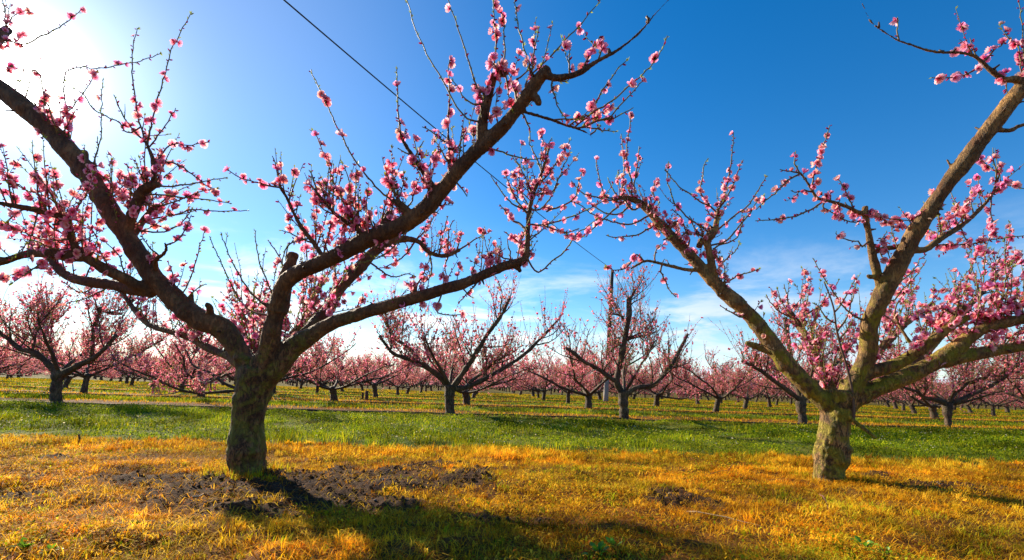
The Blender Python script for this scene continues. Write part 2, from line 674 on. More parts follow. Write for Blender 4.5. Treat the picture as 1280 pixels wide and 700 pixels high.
# ------------------------------------------------------------------ grass
def blades(acc, x, y, h, w, bend, cols, rng, flat=None):
    """one curved three-segment blade per point"""
    n = len(x)
    z = ground_z(x, y) - 0.004
    a = rng.uniform(0, 2 * math.pi, n)
    dx, dy = np.cos(a), np.sin(a)
    b = a + rng.uniform(0.6, 2.5, n)
    wx, wy = np.cos(b) * w * 0.5, np.sin(b) * w * 0.5
    p = np.stack([x, y, z], 1)
    ln = bend
    up = np.sqrt(np.maximum(1 - np.minimum(ln, 0.98) ** 2, 0.03))
    mid = p + np.stack([dx * h * ln * 0.30, dy * h * ln * 0.30, h * 0.52 * (0.4 + 0.6 * up)], 1)
    tip = p + np.stack([dx * h * ln, dy * h * ln, h * up], 1)
    ww = np.stack([wx, wy, np.zeros(n)], 1)
    v = np.stack([p - ww, p + ww, mid + ww * 0.75, mid - ww * 0.75, tip], 1).reshape(-1, 3)
    i = np.arange(n)[:, None] * 5
    q = i + np.array([[0, 1, 2, 3]])
    t = i + np.array([[3, 2, 4]])
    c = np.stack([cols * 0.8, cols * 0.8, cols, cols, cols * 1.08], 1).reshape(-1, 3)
    acc.add(v, q, t, c)


def scatter(n, d0, d1, rng, half=50.0, power=1.0):
    """points in a fan ahead of the camera between two distances; power 1: even over the ground, less: more of them near"""
    a = np.radians(rng.uniform(-half, half, n))
    e = 1.0 + power
    d = (d0 ** e + (d1 ** e - d0 ** e) * rng.uniform(0, 1, n)) ** (1 / e)
    y = d
    x = np.tan(a) * y
    x = rng.uniform(-1, 1, n) * (1.13 * y + 0.25)
    return x, y


DRY = np.array([(0.80, 0.41, 0.014), (0.66, 0.29, 0.010), (0.88, 0.55, 0.04), (0.40, 0.13, 0.008), (0.82, 0.47, 0.016)])
YEL = np.array([(0.50, 0.46, 0.012), (0.38, 0.40, 0.010), (0.62, 0.50, 0.016)])
GRN = np.array([(0.13, 0.20, 0.005), (0.21, 0.29, 0.008), (0.33, 0.38, 0.012), (0.060, 0.105, 0.005)])


def tone(x, y):
    """dead grass is browner in some places and paler in others"""
    k = np.clip(0.95 + 0.60 * fbm2(x, y, 2.6, 4, 121), 0.32, 1.4)
    r = np.clip(0.5 + 0.8 * fbm2(x, y, 1.7, 3, 122), 0, 1)
    return k[:, None] * np.stack([1.0 + 0 * r, 0.86 + 0.30 * r, 0.7 + 0.5 * r], 1)


def pick(pal, n, rng, var=0.18):
    c = pal[rng.integers(0, len(pal), n)]
    return c * rng.uniform(1 - var, 1 + var, (n, 1))


def build_grass():
    rng = np.random.default_rng(5)
    # --- dry strip in the foreground
    acc = Acc()
    x, y = scatter(260000, 1.2, 5.6, rng, power=0.75)
    dry = dry_amount(x, y)
    s = soil_amount(x, y)
    clump = fbm2(x, y, 3.2, 3, 44)
    fine = fbm2(x, y, 14.0, 2, 45)
    keep = (rng.uniform(0, 1, len(x)) < dry) & (rng.uniform(0, 1, len(x)) < np.clip(1.0 - s * 0.96, 0, 1)) & (rng.uniform(0, 1, len(x)) < np.clip(0.36 + 1.35 * fine + 0.75 * clump, 0.02, 1))
    x, y, clump, fine = x[keep], y[keep], clump[keep], fine[keep]
    n = len(x)
    u, v = row_uv(x, y)
    edge = np.clip(1 - np.abs(v - (V_EDGE - 0.38)) / 0.45, 0, 1)          # taller dry grass along the green strip
    tall = np.clip(0.25 + 0.75 * edge + 0.35 * clump, 0.08, 1.3)
    h = rng.uniform(0.016, 0.052, n) * (0.5 + tall * 1.1) * (1 + 0.7 * np.clip(fine, -0.5, 0.9))
    bend = np.clip(rng.uniform(0.15, 1.0, n) + 0.35 * (1 - edge), 0.1, 0.97)
    w = rng.uniform(0.0018, 0.0042, n) * (0.8 + 0.22 * y / 2.0)
    cols = pick(DRY, n, rng)
    px = CX + F * x / y
    gpr = np.clip(0.13 + 0.32 * fbm2(x, y, 1.6, 3, 71) + 0.34 * np.clip((2.1 - y) / 0.8, 0, 1) - 0.25 * edge, 0.02, 0.85)
    isg = rng.uniform(0, 1, n) < gpr
    cols[isg] = pick(YEL, int(isg.sum()), rng)
    isg2 = isg & (rng.uniform(0, 1, n) < np.clip((2.0 - y) / 1.2, 0.05, 0.35))
    cols[isg2] = pick(GRN, int(isg2.sum()), rng) * 1.15
    cols *= tone(x, y)
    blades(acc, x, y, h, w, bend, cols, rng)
    # tufts: blades fanning out of one root
    def tufts(nt, d0, d1, per, hh, cond, pal, power, gfrac, spread):
        cx, cy = scatter(nt, d0, d1, rng, power=power)
        k = cond(cx, cy)
        cx, cy = cx[k], cy[k]
        m = rng.integers(per[0], per[1], len(cx))
        idx = np.repeat(np.arange(len(cx)), m)
        n = len(idx)
        size = rng.uniform(hh[0], hh[1], len(cx))[idx]
        hue = pick(pal, len(cx), rng, 0.35)
        hg = rng.uniform(0, 1, len(cx)) < gfrac(cx, cy)
        hue[hg] = pick(YEL, int(hg.sum()), rng)
        ang = rng.uniform(0, 6.28, n)
        q = np.abs(rng.normal(size=n)) * spread
        x = cx[idx] + np.cos(ang) * q * size
        y = cy[idx] + np.sin(ang) * q * size
        blades(acc, x, y, size * rng.uniform(0.55, 1.1, n), rng.uniform(0.002, 0.004, n) * (0.7 + 0.25 * cy[idx]), np.clip(rng.uniform(0.25, 1.05, n), 0, 0.975), hue[idx] * tone(x, y) * rng.uniform(0.75, 1.25, (n, 1)), rng)

    def edge_of(x, y):
        return np.clip(1 - np.abs(row_uv(x, y)[1] - (V_EDGE - 0.30)) / 0.5, 0, 1)
    tufts(6500, 1.25, 5.2, (12, 34), (0.018, 0.058), lambda x, y: (dry_amount(x, y) > 0.5) & (rng.uniform(0, 1, len(x)) > soil_amount(x, y) * 1.1) & (fbm2(x, y, 2.2, 2, 81) > -0.35), DRY, 0.7,
          lambda x, y: np.clip(0.16 + 0.45 * fbm2(x, y, 1.6, 3, 71) + 0.4 * np.clip((2.0 - y) / 0.7, 0, 1), 0, 0.85), 0.75)
    tufts(2600, 2.6, 6.5, (20, 40), (0.045, 0.10), lambda x, y: (dry_amount(x, y) > 0.35) & (rng.uniform(0, 1, len(x)) < edge_of(x, y)), DRY, 0.8, lambda x, y: 0.06 + 0 * x, 0.3)
    for (bx, by, br) in ((312, 596, 0.16), (1040, 602, 0.16)):
        f = on_ground(bx, by)
        for kk in range(60):
            a0 = rng.uniform(0, 6.28)
            q = br * rng.uniform(0.75, 1.7)
            n = int(rng.integers(8, 22))
            x = f.x + math.cos(a0) * q + rng.normal(size=n) * 0.012
            y = f.y + math.sin(a0) * q + rng.normal(size=n) * 0.012
            pal = YEL if (rng.uniform() < 0.45) else DRY
            blades(acc, x, y, rng.uniform(0.02, 0.07, n), rng.uniform(0.002, 0.004, n), rng.uniform(0.15, 0.9, n), pick(pal, n, rng, 0.3), rng)
    # straw lying flat over the soil
    x, y = scatter(60000, 1.25, 4.6, rng, power=0.8)
    k = (dry_amount(x, y) > 0.5) & (rng.uniform(0, 1, len(x)) > soil_amount(x, y) * 0.7)
    x, y = x[k], y[k]
    n = len(x)
    blades(acc, x, y, rng.uniform(0.05, 0.13, n), rng.uniform(0.002, 0.0035, n), rng.uniform(0.955, 0.99, n), pick(DRY, n, rng) * 1.05 * tone(x, y), rng)
    o = acc.obj('dry_grass', M['grass'], smooth=True)
    tag(o, 'orange dead grass of the bare strip under the near trees', 'dry grass', kind='stuff')
    # --- low green weeds in the dry strip: little round leaves
    lw = Acc()
    leaf_t = (np.array([(0, 0, 0), (0.5, 0.28, 0.14), (1, 0, 0.06), (0.5, -0.28, 0.14)]), np.array([[0, 1, 2, 3]]), np.zeros((0, 3), int), np.ones((4, 3)))
    x, y = scatter(150000, 1.2, 5.0, rng, power=0.7)
    pr = np.clip(0.10 + 0.9 * fbm2(x, y, 2.1, 3, 71) + 0.35 * fbm2(x, y, 9.0, 2, 72) + 0.5 * np.clip((2.2 - y) / 1.0, 0, 1), 0, 1)
    k = (rng.uniform(0, 1, len(x)) < pr) & (dry_amount(x, y) > 0.5) & (soil_amount(x, y) < 0.4)
    x, y = x[k], y[k]
    n = len(x)
    z = ground_z(x, y) + rng.uniform(0.002, 0.035, n)
    a = rng.uniform(0, 6.28, n)
    el = rng.uniform(-0.2, 0.9, n)
    X = np.stack([np.cos(a) * np.cos(el), np.sin(a) * np.cos(el), np.sin(el)], 1)
    Y = np.stack([-np.sin(a), np.cos(a), np.zeros(n)], 1)
    Z = np.cross(X, Y)
    cols = pick(DRY, n, rng, 0.3)
    g = rng.uniform(0, 1, n)
    gp = np.clip(0.30 + 0.55 * fbm2(x, y, 1.3, 3, 73) + 0.45 * np.clip((2.1 - y) / 0.9, 0, 1), 0.04, 0.95)
    cols[g < gp] = pick(YEL, int((g < gp).sum()), rng, 0.3) * 0.9
    cols[g < gp * 0.55] = pick(GRN, int((g < gp * 0.55).sum()), rng, 0.3) * 1.05
    lw.inst(leaf_t, np.stack([x, y, z], 1), np.stack([X, Y, Z], -1), rng.uniform(0.007, 0.021, n), cols)
    o = lw.obj('low_weeds', M['grass'])
    tag(o, 'small green and yellowed weeds creeping through the dry grass in the foreground', 'weeds', kind='stuff')
    # --- green strip between the first and the second row
    acc = Acc()
    x, y = scatter(300000, 3.4, 13.5, rng, power=0.25)
    dry = dry_amount(x, y)
    u, v = row_uv(x, y)
    cl = fbm2(x, y, 1.4, 3, 12)
    fi = fbm2(x, y, 6.5, 2, 14)
    k = (rng.uniform(0, 1, len(x)) > dry) & (rng.uniform(0, 1, len(x)) < np.clip(0.66 + 0.9 * fi, 0.08, 1))
    x, y, cl, fi = x[k], y[k], cl[k], fi[k]
    n = len(x)
    h = rng.uniform(0.020, 0.066, n) * (1.0 + 0.9 * np.clip(cl, -0.8, 1.2)) * (1 + 0.6 * np.clip(fi, -0.6, 0.9))
    w = rng.uniform(0.003, 0.0065, n) * (0.5 + 0.14 * y)
    cols = pick(GRN, n, rng)
    yl = rng.uniform(0, 1, n) < np.clip(0.22 + 0.45 * fbm2(x, y, 0.8, 2, 91), 0.03, 0.7)
    cols[yl] = pick(YEL, int(yl.sum()), rng) * 0.85
    cols *= 0.86 * (1.0 + 0.85 * np.clip(fbm2(x, y, 2.0, 3, 17), -0.85, 0.8))[:, None]
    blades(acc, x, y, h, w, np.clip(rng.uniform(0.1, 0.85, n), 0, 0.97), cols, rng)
    # clover and other broad leaves mixed into the strip
    x, y = scatter(150000, 3.4, 11.5, rng, power=0.2)
    k = (rng.uniform(0, 1, len(x)) > dry_amount(x, y)) & (rng.uniform(0, 1, len(x)) < np.clip(0.55 + 1.1 * fbm2(x, y, 2.4, 3, 101), 0.05, 1))
    x, y = x[k], y[k]
    n = len(x)
    hump = np.clip(0.045 + 0.05 * fbm2(x, y, 2.4, 3, 101) + 0.03 * fbm2(x, y, 1.4, 3, 12), 0.008, 0.14)
    z = ground_z(x, y) + hump * rng.uniform(0.3, 1.15, n)
    a = rng.uniform(0, 6.28, n)
    el = rng.uniform(-0.5, 0.9, n)
    X = np.stack([np.cos(a) * np.cos(el), np.sin(a) * np.cos(el), np.sin(el)], 1)
    Y = np.stack([-np.sin(a), np.cos(a), np.zeros(n)], 1)
    acc.inst(leaf_t, np.stack([x, y, z], 1), np.stack([X, Y, np.cross(X, Y)], -1), rng.uniform(0.014, 0.030, n) * (0.55 + 0.09 * y), pick(np.vstack([GRN, GRN, YEL[:2]]), n, rng, 0.3) * (0.9 + 0.7 * np.clip(fbm2(x, y, 2.0, 3, 17), -0.85, 0.8))[:, None])
    # --- beyond the second row: coarser tufts
    x, y = scatter(170000, 11.0, 46.0, rng, power=0.1)
    dry = dry_amount(x, y)
    n = len(x)
    isd = rng.uniform(0, 1, n) < dry
    h = np.where(isd, rng.uniform(0.03, 0.07, n), rng.uniform(0.04, 0.10, n))
    w = rng.uniform(0.006, 0.012, n) * (0.3 + 0.09 * y)
    cols = pick(GRN, n, rng) * 1.05
    mixd = rng.uniform(0, 1, n) < np.clip(0.20 + 0.5 * fbm2(x, y, 0.35, 3, 55), 0.03, 0.8)
    cols[mixd] = pick(np.vstack([YEL, DRY, DRY]), int(mixd.sum()), rng) * 0.9
    cols[isd] = pick(DRY, int(isd.sum()), rng) * 0.92
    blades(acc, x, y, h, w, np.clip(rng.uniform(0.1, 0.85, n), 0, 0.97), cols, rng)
    o = acc.obj('grass', M['grass'])
    tag(o, 'green grass of the alleys between the tree rows', 'grass', kind='stuff')
    # --- tiny white flowers speckling the green strip
    fl = Acc()
    dt = (np.array([(math.cos(a) * r, math.sin(a) * r, 0.15 * (r > 0.5)) for a, r in [(k * math.pi / 4, 1.0) for k in range(8)]] + [(0, 0, 0.12)]),
          np.zeros((0, 4), int), np.array([(k, (k + 1) % 8, 8) for k in range(8)]), np.vstack([np.ones((8, 3)) * (0.72, 0.72, 0.58), [(0.75, 0.5, 0.05)]]))
    x, y = scatter(6000, 3.6, 12.5, rng, power=0.3)
    k = (dry_amount(x, y) < 0.2) & (rng.uniform(0, 1, len(x)) < np.clip(0.26 + 0.6 * fbm2(x, y, 0.8, 3, 63), 0, 1))
    x, y = x[k], y[k]
    n = len(x)
    z = ground_z(x, y) + rng.uniform(0.05, 0.11, n)
    nz = unit(np.stack([rng.normal(size=n) * 0.5, rng.normal(size=n) * 0.5 - 0.4, np.ones(n)], 1))
    fl.inst(dt, np.stack([x, y, z], 1), frames(nz, rng), rng.uniform(0.005, 0.009, n))
    o = fl.obj('daisies', M['petal'])
    tag(o, 'tiny white wildflowers dotted over the green strip', 'wildflowers', kind='stuff')


def build_clods():
    """lumps of dug soil on the bare patches"""
    rng = np.random.default_rng(8)
    phi = (1 + 5 ** 0.5) / 2
    ico = unit(np.array([(-1, phi, 0), (1, phi, 0), (-1, -phi, 0), (1, -phi, 0), (0, -1, phi), (0, 1, phi), (0, -1, -phi), (0, 1, -phi), (phi, 0, -1), (phi, 0, 1), (-phi, 0, -1), (-phi, 0, 1)]))
    fc = np.array([(0, 11, 5), (0, 5, 1), (0, 1, 7), (0, 7, 10), (0, 10, 11), (1, 5, 9), (5, 11, 4), (11, 10, 2), (10, 7, 6), (7, 1, 8), (3, 9, 4), (3, 4, 2), (3, 2, 6), (3, 6, 8), (3, 8, 9), (4, 9, 5), (2, 4, 11), (6, 2, 10), (8, 6, 7), (9, 8, 1)])
    # one subdivision
    vs = [tuple(p) for p in ico]
    cache, f2 = {}, []
    def mid(a, b):
        k = (min(a, b), max(a, b))
        if k not in cache:
            m = unit((np.array(vs[a]) + np.array(vs[b])) / 2)
            vs.append(tuple(m))
            cache[k] = len(vs) - 1
        return cache[k]
    for a, b, c in fc:
        ab, bc, ca = mid(a, b), mid(b, c), mid(c, a)
        f2 += [(a, ab, ca), (b, bc, ab), (c, ca, bc), (ab, bc, ca)]
    base = np.array(vs)
    acc = Acc()
    x, y = scatter(60000, 1.3, 4.6, rng, power=0.8)
    s = soil_amount(x, y)
    k = rng.uniform(0, 1, len(x)) < np.clip(s * 0.45 - 0.03, 0, 1)
    x, y = x[k], y[k]
    n = len(x)
    sc = 0.0025 + 0.009 * rng.uniform(0, 1, n) ** 3.0
    pos = np.stack([x, y, ground_z(x, y) + sc * 0.15], 1)
    grp = rng.integers(0, 5, n)
    for g in range(5):
        b = base * (1 + 0.42 * vnoise(base * 1.7 + g * 9.1, g))[:, None] * np.array((1.25, 1.0, 0.72))
        kk = grp == g
        cm = np.array((0.070, 0.034, 0.017)) * rng.uniform(0.6, 1.7, (int(kk.sum()), 1))
        pale = rng.uniform(0, 1, len(cm)) < 0.05
        cm[pale] = np.array((0.17, 0.14, 0.12)) * rng.uniform(0.7, 1.2, (int(pale.sum()), 1))
        acc.inst((b, np.zeros((0, 4), int), np.array(f2), np.ones((len(b), 3))), pos[kk], frames(np.stack([rng.normal(size=len(cm)) * 0.3, rng.normal(size=len(cm)) * 0.3, np.ones(len(cm))], 1), rng), sc[kk], cm)
    o = acc.obj('soil_clods', M['soil'], smooth=True)
    tag(o, 'dark crumbled soil lying bare in patches round the near trees', 'soil', kind='stuff')


build_grass()
build_clods()
# ------------------------------------------------------------------ blossoms, buds, leaves
def flower_template(cup, hi=True):
    v, q, t, c = [], [], [], []
    prof = [(0.10, 0.10), (0.42, 0.33), (0.78, 0.43), (1.0, 0.20)] if hi else [(0.12, 0.14), (0.62, 0.46), (1.0, 0.24)]
    for k in range(5):
        a = k * 2 * math.pi / 5 + 0.15 * math.sin(k * 2.3)
        ca, sa = math.cos(a), math.sin(a)
        b = len(v)
        cols = 3 if hi else 2
        for (r, w) in prof:
            for s in ((-1, 0, 1) if hi else (-1, 1)):
                rr = r * (0.93 if (s == 0 and r == 1.0) else 1.0)
                z = cup * rr ** 1.4 + 0.10 * s * s * r
                rad_ = rr * (1 - 0.32 * cup)
                x, y = rad_, s * w
                v.append((x * ca - y * sa, x * sa + y * ca, z + 0.02 * (k % 2)))
                g = min(1.0, r)
                if g < 0.2: col = (0.50, 0.02, 0.11)
                elif g < 0.7: col = (0.90, 0.20, 0.345)
                else: col = (0.94, 0.48, 0.575)
                c.append(col)
        for i in range(len(prof) - 1):
            for j in range(cols - 1):
                p = b + i * cols + j
                q.append((p, p + 1, p + cols + 1, p + cols))
    # calyx
    b = len(v)
    m = 5 if hi else 3
    for k in range(m):
        a = k * 2 * math.pi / m
        v.append((0.20 * math.cos(a), 0.20 * math.sin(a), 0.0)); c.append((0.12, 0.018, 0.022))
    v.append((0, 0, -0.42)); c.append((0.11, 0.05, 0.02))
    for k in range(m):
        t.append((b + k, b + m, b + (k + 1) % m))
    if hi:
        for k in range(9):
            a = k * 2.399
            l = 0.34 + 0.08 * (k % 3)
            ca, sa = math.cos(a), math.sin(a)
            b = len(v)
            sp = 0.30
            tip = (sp * ca, sp * sa, l + 0.12)
            v += [(-0.02 * sa, 0.02 * ca, 0.02), (0.02 * sa, -0.02 * ca, 0.02), (tip[0] + 0.035 * sa, tip[1] - 0.035 * ca, tip[2]), (tip[0] - 0.035 * sa, tip[1] + 0.035 * ca, tip[2])]
            c += [(0.62, 0.10, 0.22)] * 2 + [(0.70, 0.42, 0.16)] * 2
            q.append((b, b + 1, b + 2, b + 3))
    return np.array(v), np.array(q), np.array(t).reshape(-1, 3), np.array(c)


def lathe_template(prof, sides, cols):
    v, q, c = [], [], []
    for (r, z), co in zip(prof, cols):
        for k in range(sides):
            a = k * 2 * math.pi / sides
            v.append((r * math.cos(a), r * math.sin(a), z)); c.append(co)
    for i in range(len(prof) - 1):
        for k in range(sides):
            q.append((i * sides + k, i * sides + (k + 1) % sides, (i + 1) * sides + (k + 1) % sides, (i + 1) * sides + k))
    return np.array(v), np.array(q), np.zeros((0, 3), int), np.array(c)


FLOWERS_HI = [flower_template(0.22), flower_template(0.48), flower_template(0.85)]
FLOWERS_LO = [flower_template(0.25, False), flower_template(0.65, False)]
for _f in FLOWERS_LO:
    _f[3][:] = np.clip(_f[3] * np.array((1.04, 1.30, 1.0)), 0, 0.95)
BUD = lathe_template([(0.05, -0.5), (0.26, -0.3), (0.36, 0.15), (0.27, 0.6), (0.04, 0.95)], 5,
                     [(0.10, 0.05, 0.02), (0.13, 0.02, 0.025), (0.58, 0.045, 0.15), (0.66, 0.085, 0.22), (0.70, 0.12, 0.27)])
LEAFBUD = (np.array([(0, 0, 0), (0.13, 0.0, 0.45), (0, 0.05, 1.0), (-0.13, 0, 0.45), (0.0, 0.12, 0.4), (0.10, 0.05, 0.05), (0.28, 0.10, 0.5), (0.34, 0.02, 0.85), (0.16, -0.1, 0.5)]),
           np.array([[0, 1, 2, 3], [5, 6, 7, 8]]), np.zeros((0, 3), int), np.array([(0.14, 0.17, 0.02)] + [(0.30, 0.36, 0.035)] * 8))


class Dress:
    """twigs with what grows on them"""
    def __init__(self, rng, hi, fsize):
        self.rng, self.hi, self.fs = rng, hi, fsize
        self.tw = Acc()
        self.f, self.b, self.l = [], [], []

    def shoot(self, pts, r0, r1, fl=1.0, sides=5, tint=None):
        rng = self.rng
        pts = np.asarray(pts, float)
        n = len(pts)
        s = np.linspace(0, 1, n)
        base = np.array((0.150, 0.066, 0.034))
        tip = np.array((0.175, 0.165, 0.034)) if tint is None else np.array(tint)
        col = base + (tip - base) * (s ** 0.7)[:, None]
        self.tw.tube(pts, r0 + (r1 - r0) * s, sides, np.repeat(col, sides, 0), cap=False)
        seg = np.linalg.norm(np.diff(pts, axis=0), axis=1)
        L = seg.sum()
        cum = np.concatenate([[0], np.cumsum(seg)])
        step = self.fs * (0.70 if self.hi else 1.25)
        m = max(1, int(L / step))
        mood = rng.uniform(0.45, 1.35) * fl
        ph = rng.uniform(0, 6.28)
        for k in range(m + 1):
            d = (k + rng.uniform(-0.3, 0.3)) * step
            if d < 0.02 or d > L:
                if k < m: continue
                d = L * 0.995
            i = min(int(np.searchsorted(cum, d, 'right')) - 1, n - 2)
            t = (d - cum[i]) / max(seg[i], 1e-6)
            p = pts[i] + (pts[i + 1] - pts[i]) * t
            tg = (pts[i + 1] - pts[i]) / max(seg[i], 1e-6)
            ph += 2.4
            o = rng.normal(size=3)
            o = o - tg * np.dot(o, tg)
            o = o / max(np.linalg.norm(o), 1e-6)
            fr = d / L
            wave = 0.55 + 0.75 * math.sin(ph * 0.37 + fr * 7)
            pf = mood * 0.36 * wave * (1.15 - 0.6 * fr)
            u = rng.uniform()
            dirv = o + tg * 0.55
            if u < pf:
                nf = 1 + (rng.uniform() < 0.6) + (rng.uniform() < 0.35)
                for _ in range(nf):
                    o2 = dirv + rng.normal(size=3) * 0.55
                    o2 /= np.linalg.norm(o2)
                    self.f.append((p + o2 * self.fs * 0.42, o2, self.fs * rng.uniform(0.6, 1.22)))
            elif u < pf + 0.42 * mood + 0.05:
                self.b.append((p + o * self.fs * 0.30, dirv, self.fs * rng.uniform(0.32, 0.58)))
            elif u < pf + 0.42 * mood + 0.60:
                self.l.append((p, o * 0.6 + tg, self.fs * rng.uniform(0.5, 1.05)))
            if d >= L * 0.99:
                for _ in range(3):
                    self.l.append((p, tg + rng.normal(size=3) * 0.4, self.fs * rng.uniform(0.8, 1.35)))

    def flowers_at(self, p, k, spread):
        for _ in range(k):
            o = self.rng.normal(size=3)
            o /= np.linalg.norm(o)
            self.f.append((p + o * spread * self.rng.uniform(0.5, 1), o, self.fs * self.rng.uniform(0.85, 1.15)))

    @staticmethod
    def arr(lst):
        return (np.array([a[0] for a in lst]).reshape(-1, 3), unit(np.array([a[1] for a in lst]).reshape(-1, 3)), np.array([a[2] for a in lst]))

    def bloom_acc(self, acc):
        rng = self.rng
        if self.f:
            p, d, s = self.arr(self.f)
            tm = FLOWERS_HI if self.hi else FLOWERS_LO
            g = rng.integers(0, len(tm), len(p))
            R = frames(d, rng)
            for i, T in enumerate(tm):
                k = g == i
                n = int(k.sum())
                cm = np.stack([rng.uniform(0.9, 1.1, n), rng.uniform(0.7, 1.35, n), rng.uniform(0.8, 1.2, n)], 1)
                acc.inst(T, p[k], R[k], s[k], cm)
        if self.b:
            p, d, s = self.arr(self.b)
            if self.hi:
                acc.inst(BUD, p, frames(d, rng), s, rng.uniform(0.75, 1.2, (len(p), 1)) * np.ones((1, 3)))
            else:
                acc.inst(FLOWERS_LO[1], p, frames(d, rng), s * 1.1, rng.uniform(0.7, 1.0, (len(p), 1)) * np.array((0.9, 0.5, 0.6)))

    def leaf_acc(self, acc):
        if self.l:
            p, d, s = self.arr(self.l)
            acc.inst(LEAFBUD, p, frames(d, self.rng), s, self.rng.uniform(0.7, 1.3, (len(p), 1)) * np.ones((1, 3)))


UP = np.array((0, 0, 1.0))


def sprout(p, d, L, rng, seg=7, up=0.12, wig=0.05):
    """a whip-like shoot that bends towards the light"""
    pts = [np.array(p, float)]
    d = d / np.linalg.norm(d)
    for k in range(seg):
        d = d + UP * up / seg * 2 + rng.normal(size=3) * wig
        d /= np.linalg.norm(d)
        pts.append(pts[-1] + d * L / seg)
    return np.array(pts)


def shoots_along(dr, pts, rr, rng, n, t0=0.1, t1=1.0, Lr=(0.2, 0.5), fl=1.0, r0=0.0035, seg=7, sides=5, upb=0.75, sub=0.4, side=0.75):
    pts = np.asarray(pts, float)
    N = len(pts)
    for _ in range(n):
        t = rng.uniform(t0, t1) * (N - 1)
        i = min(int(t), N - 2)
        p = pts[i] + (pts[i + 1] - pts[i]) * (t - i)
        tg = unit(pts[i + 1] - pts[i])
        o = rng.normal(size=3)
        o = unit(o - tg * np.dot(o, tg))
        if o[2] < -0.3 and rng.uniform() < 0.75:
            o[2] *= -1
        d = unit(UP * upb * rng.uniform(0.2, 1.3) + o * side + tg * rng.uniform(0.0, 0.5))
        L = rng.uniform(*Lr) * (0.65 + 0.5 * rng.uniform())
        s = sprout(p + o * rr[i] * 0.5, d, L, rng, seg, 0.35 * rng.uniform(0, 1), 0.07)
        dr.shoot(s, r0 * (0.6 + 0.6 * L / Lr[1]), r0 * 0.32, fl, sides)
        if rng.uniform() < sub:
            for _ in range(rng.integers(1, 4)):
                j = rng.integers(1, seg - 1)
                d2 = unit(unit(s[j + 1] - s[j]) + rng.normal(size=3) * 0.6 + UP * 0.2)
                dr.shoot(sprout(s[j], d2, L * rng.uniform(0.25, 0.6), rng, max(4, seg - 3), 0.2, 0.07), r0 * 0.5, r0 * 0.28, fl, max(3, sides - 1))


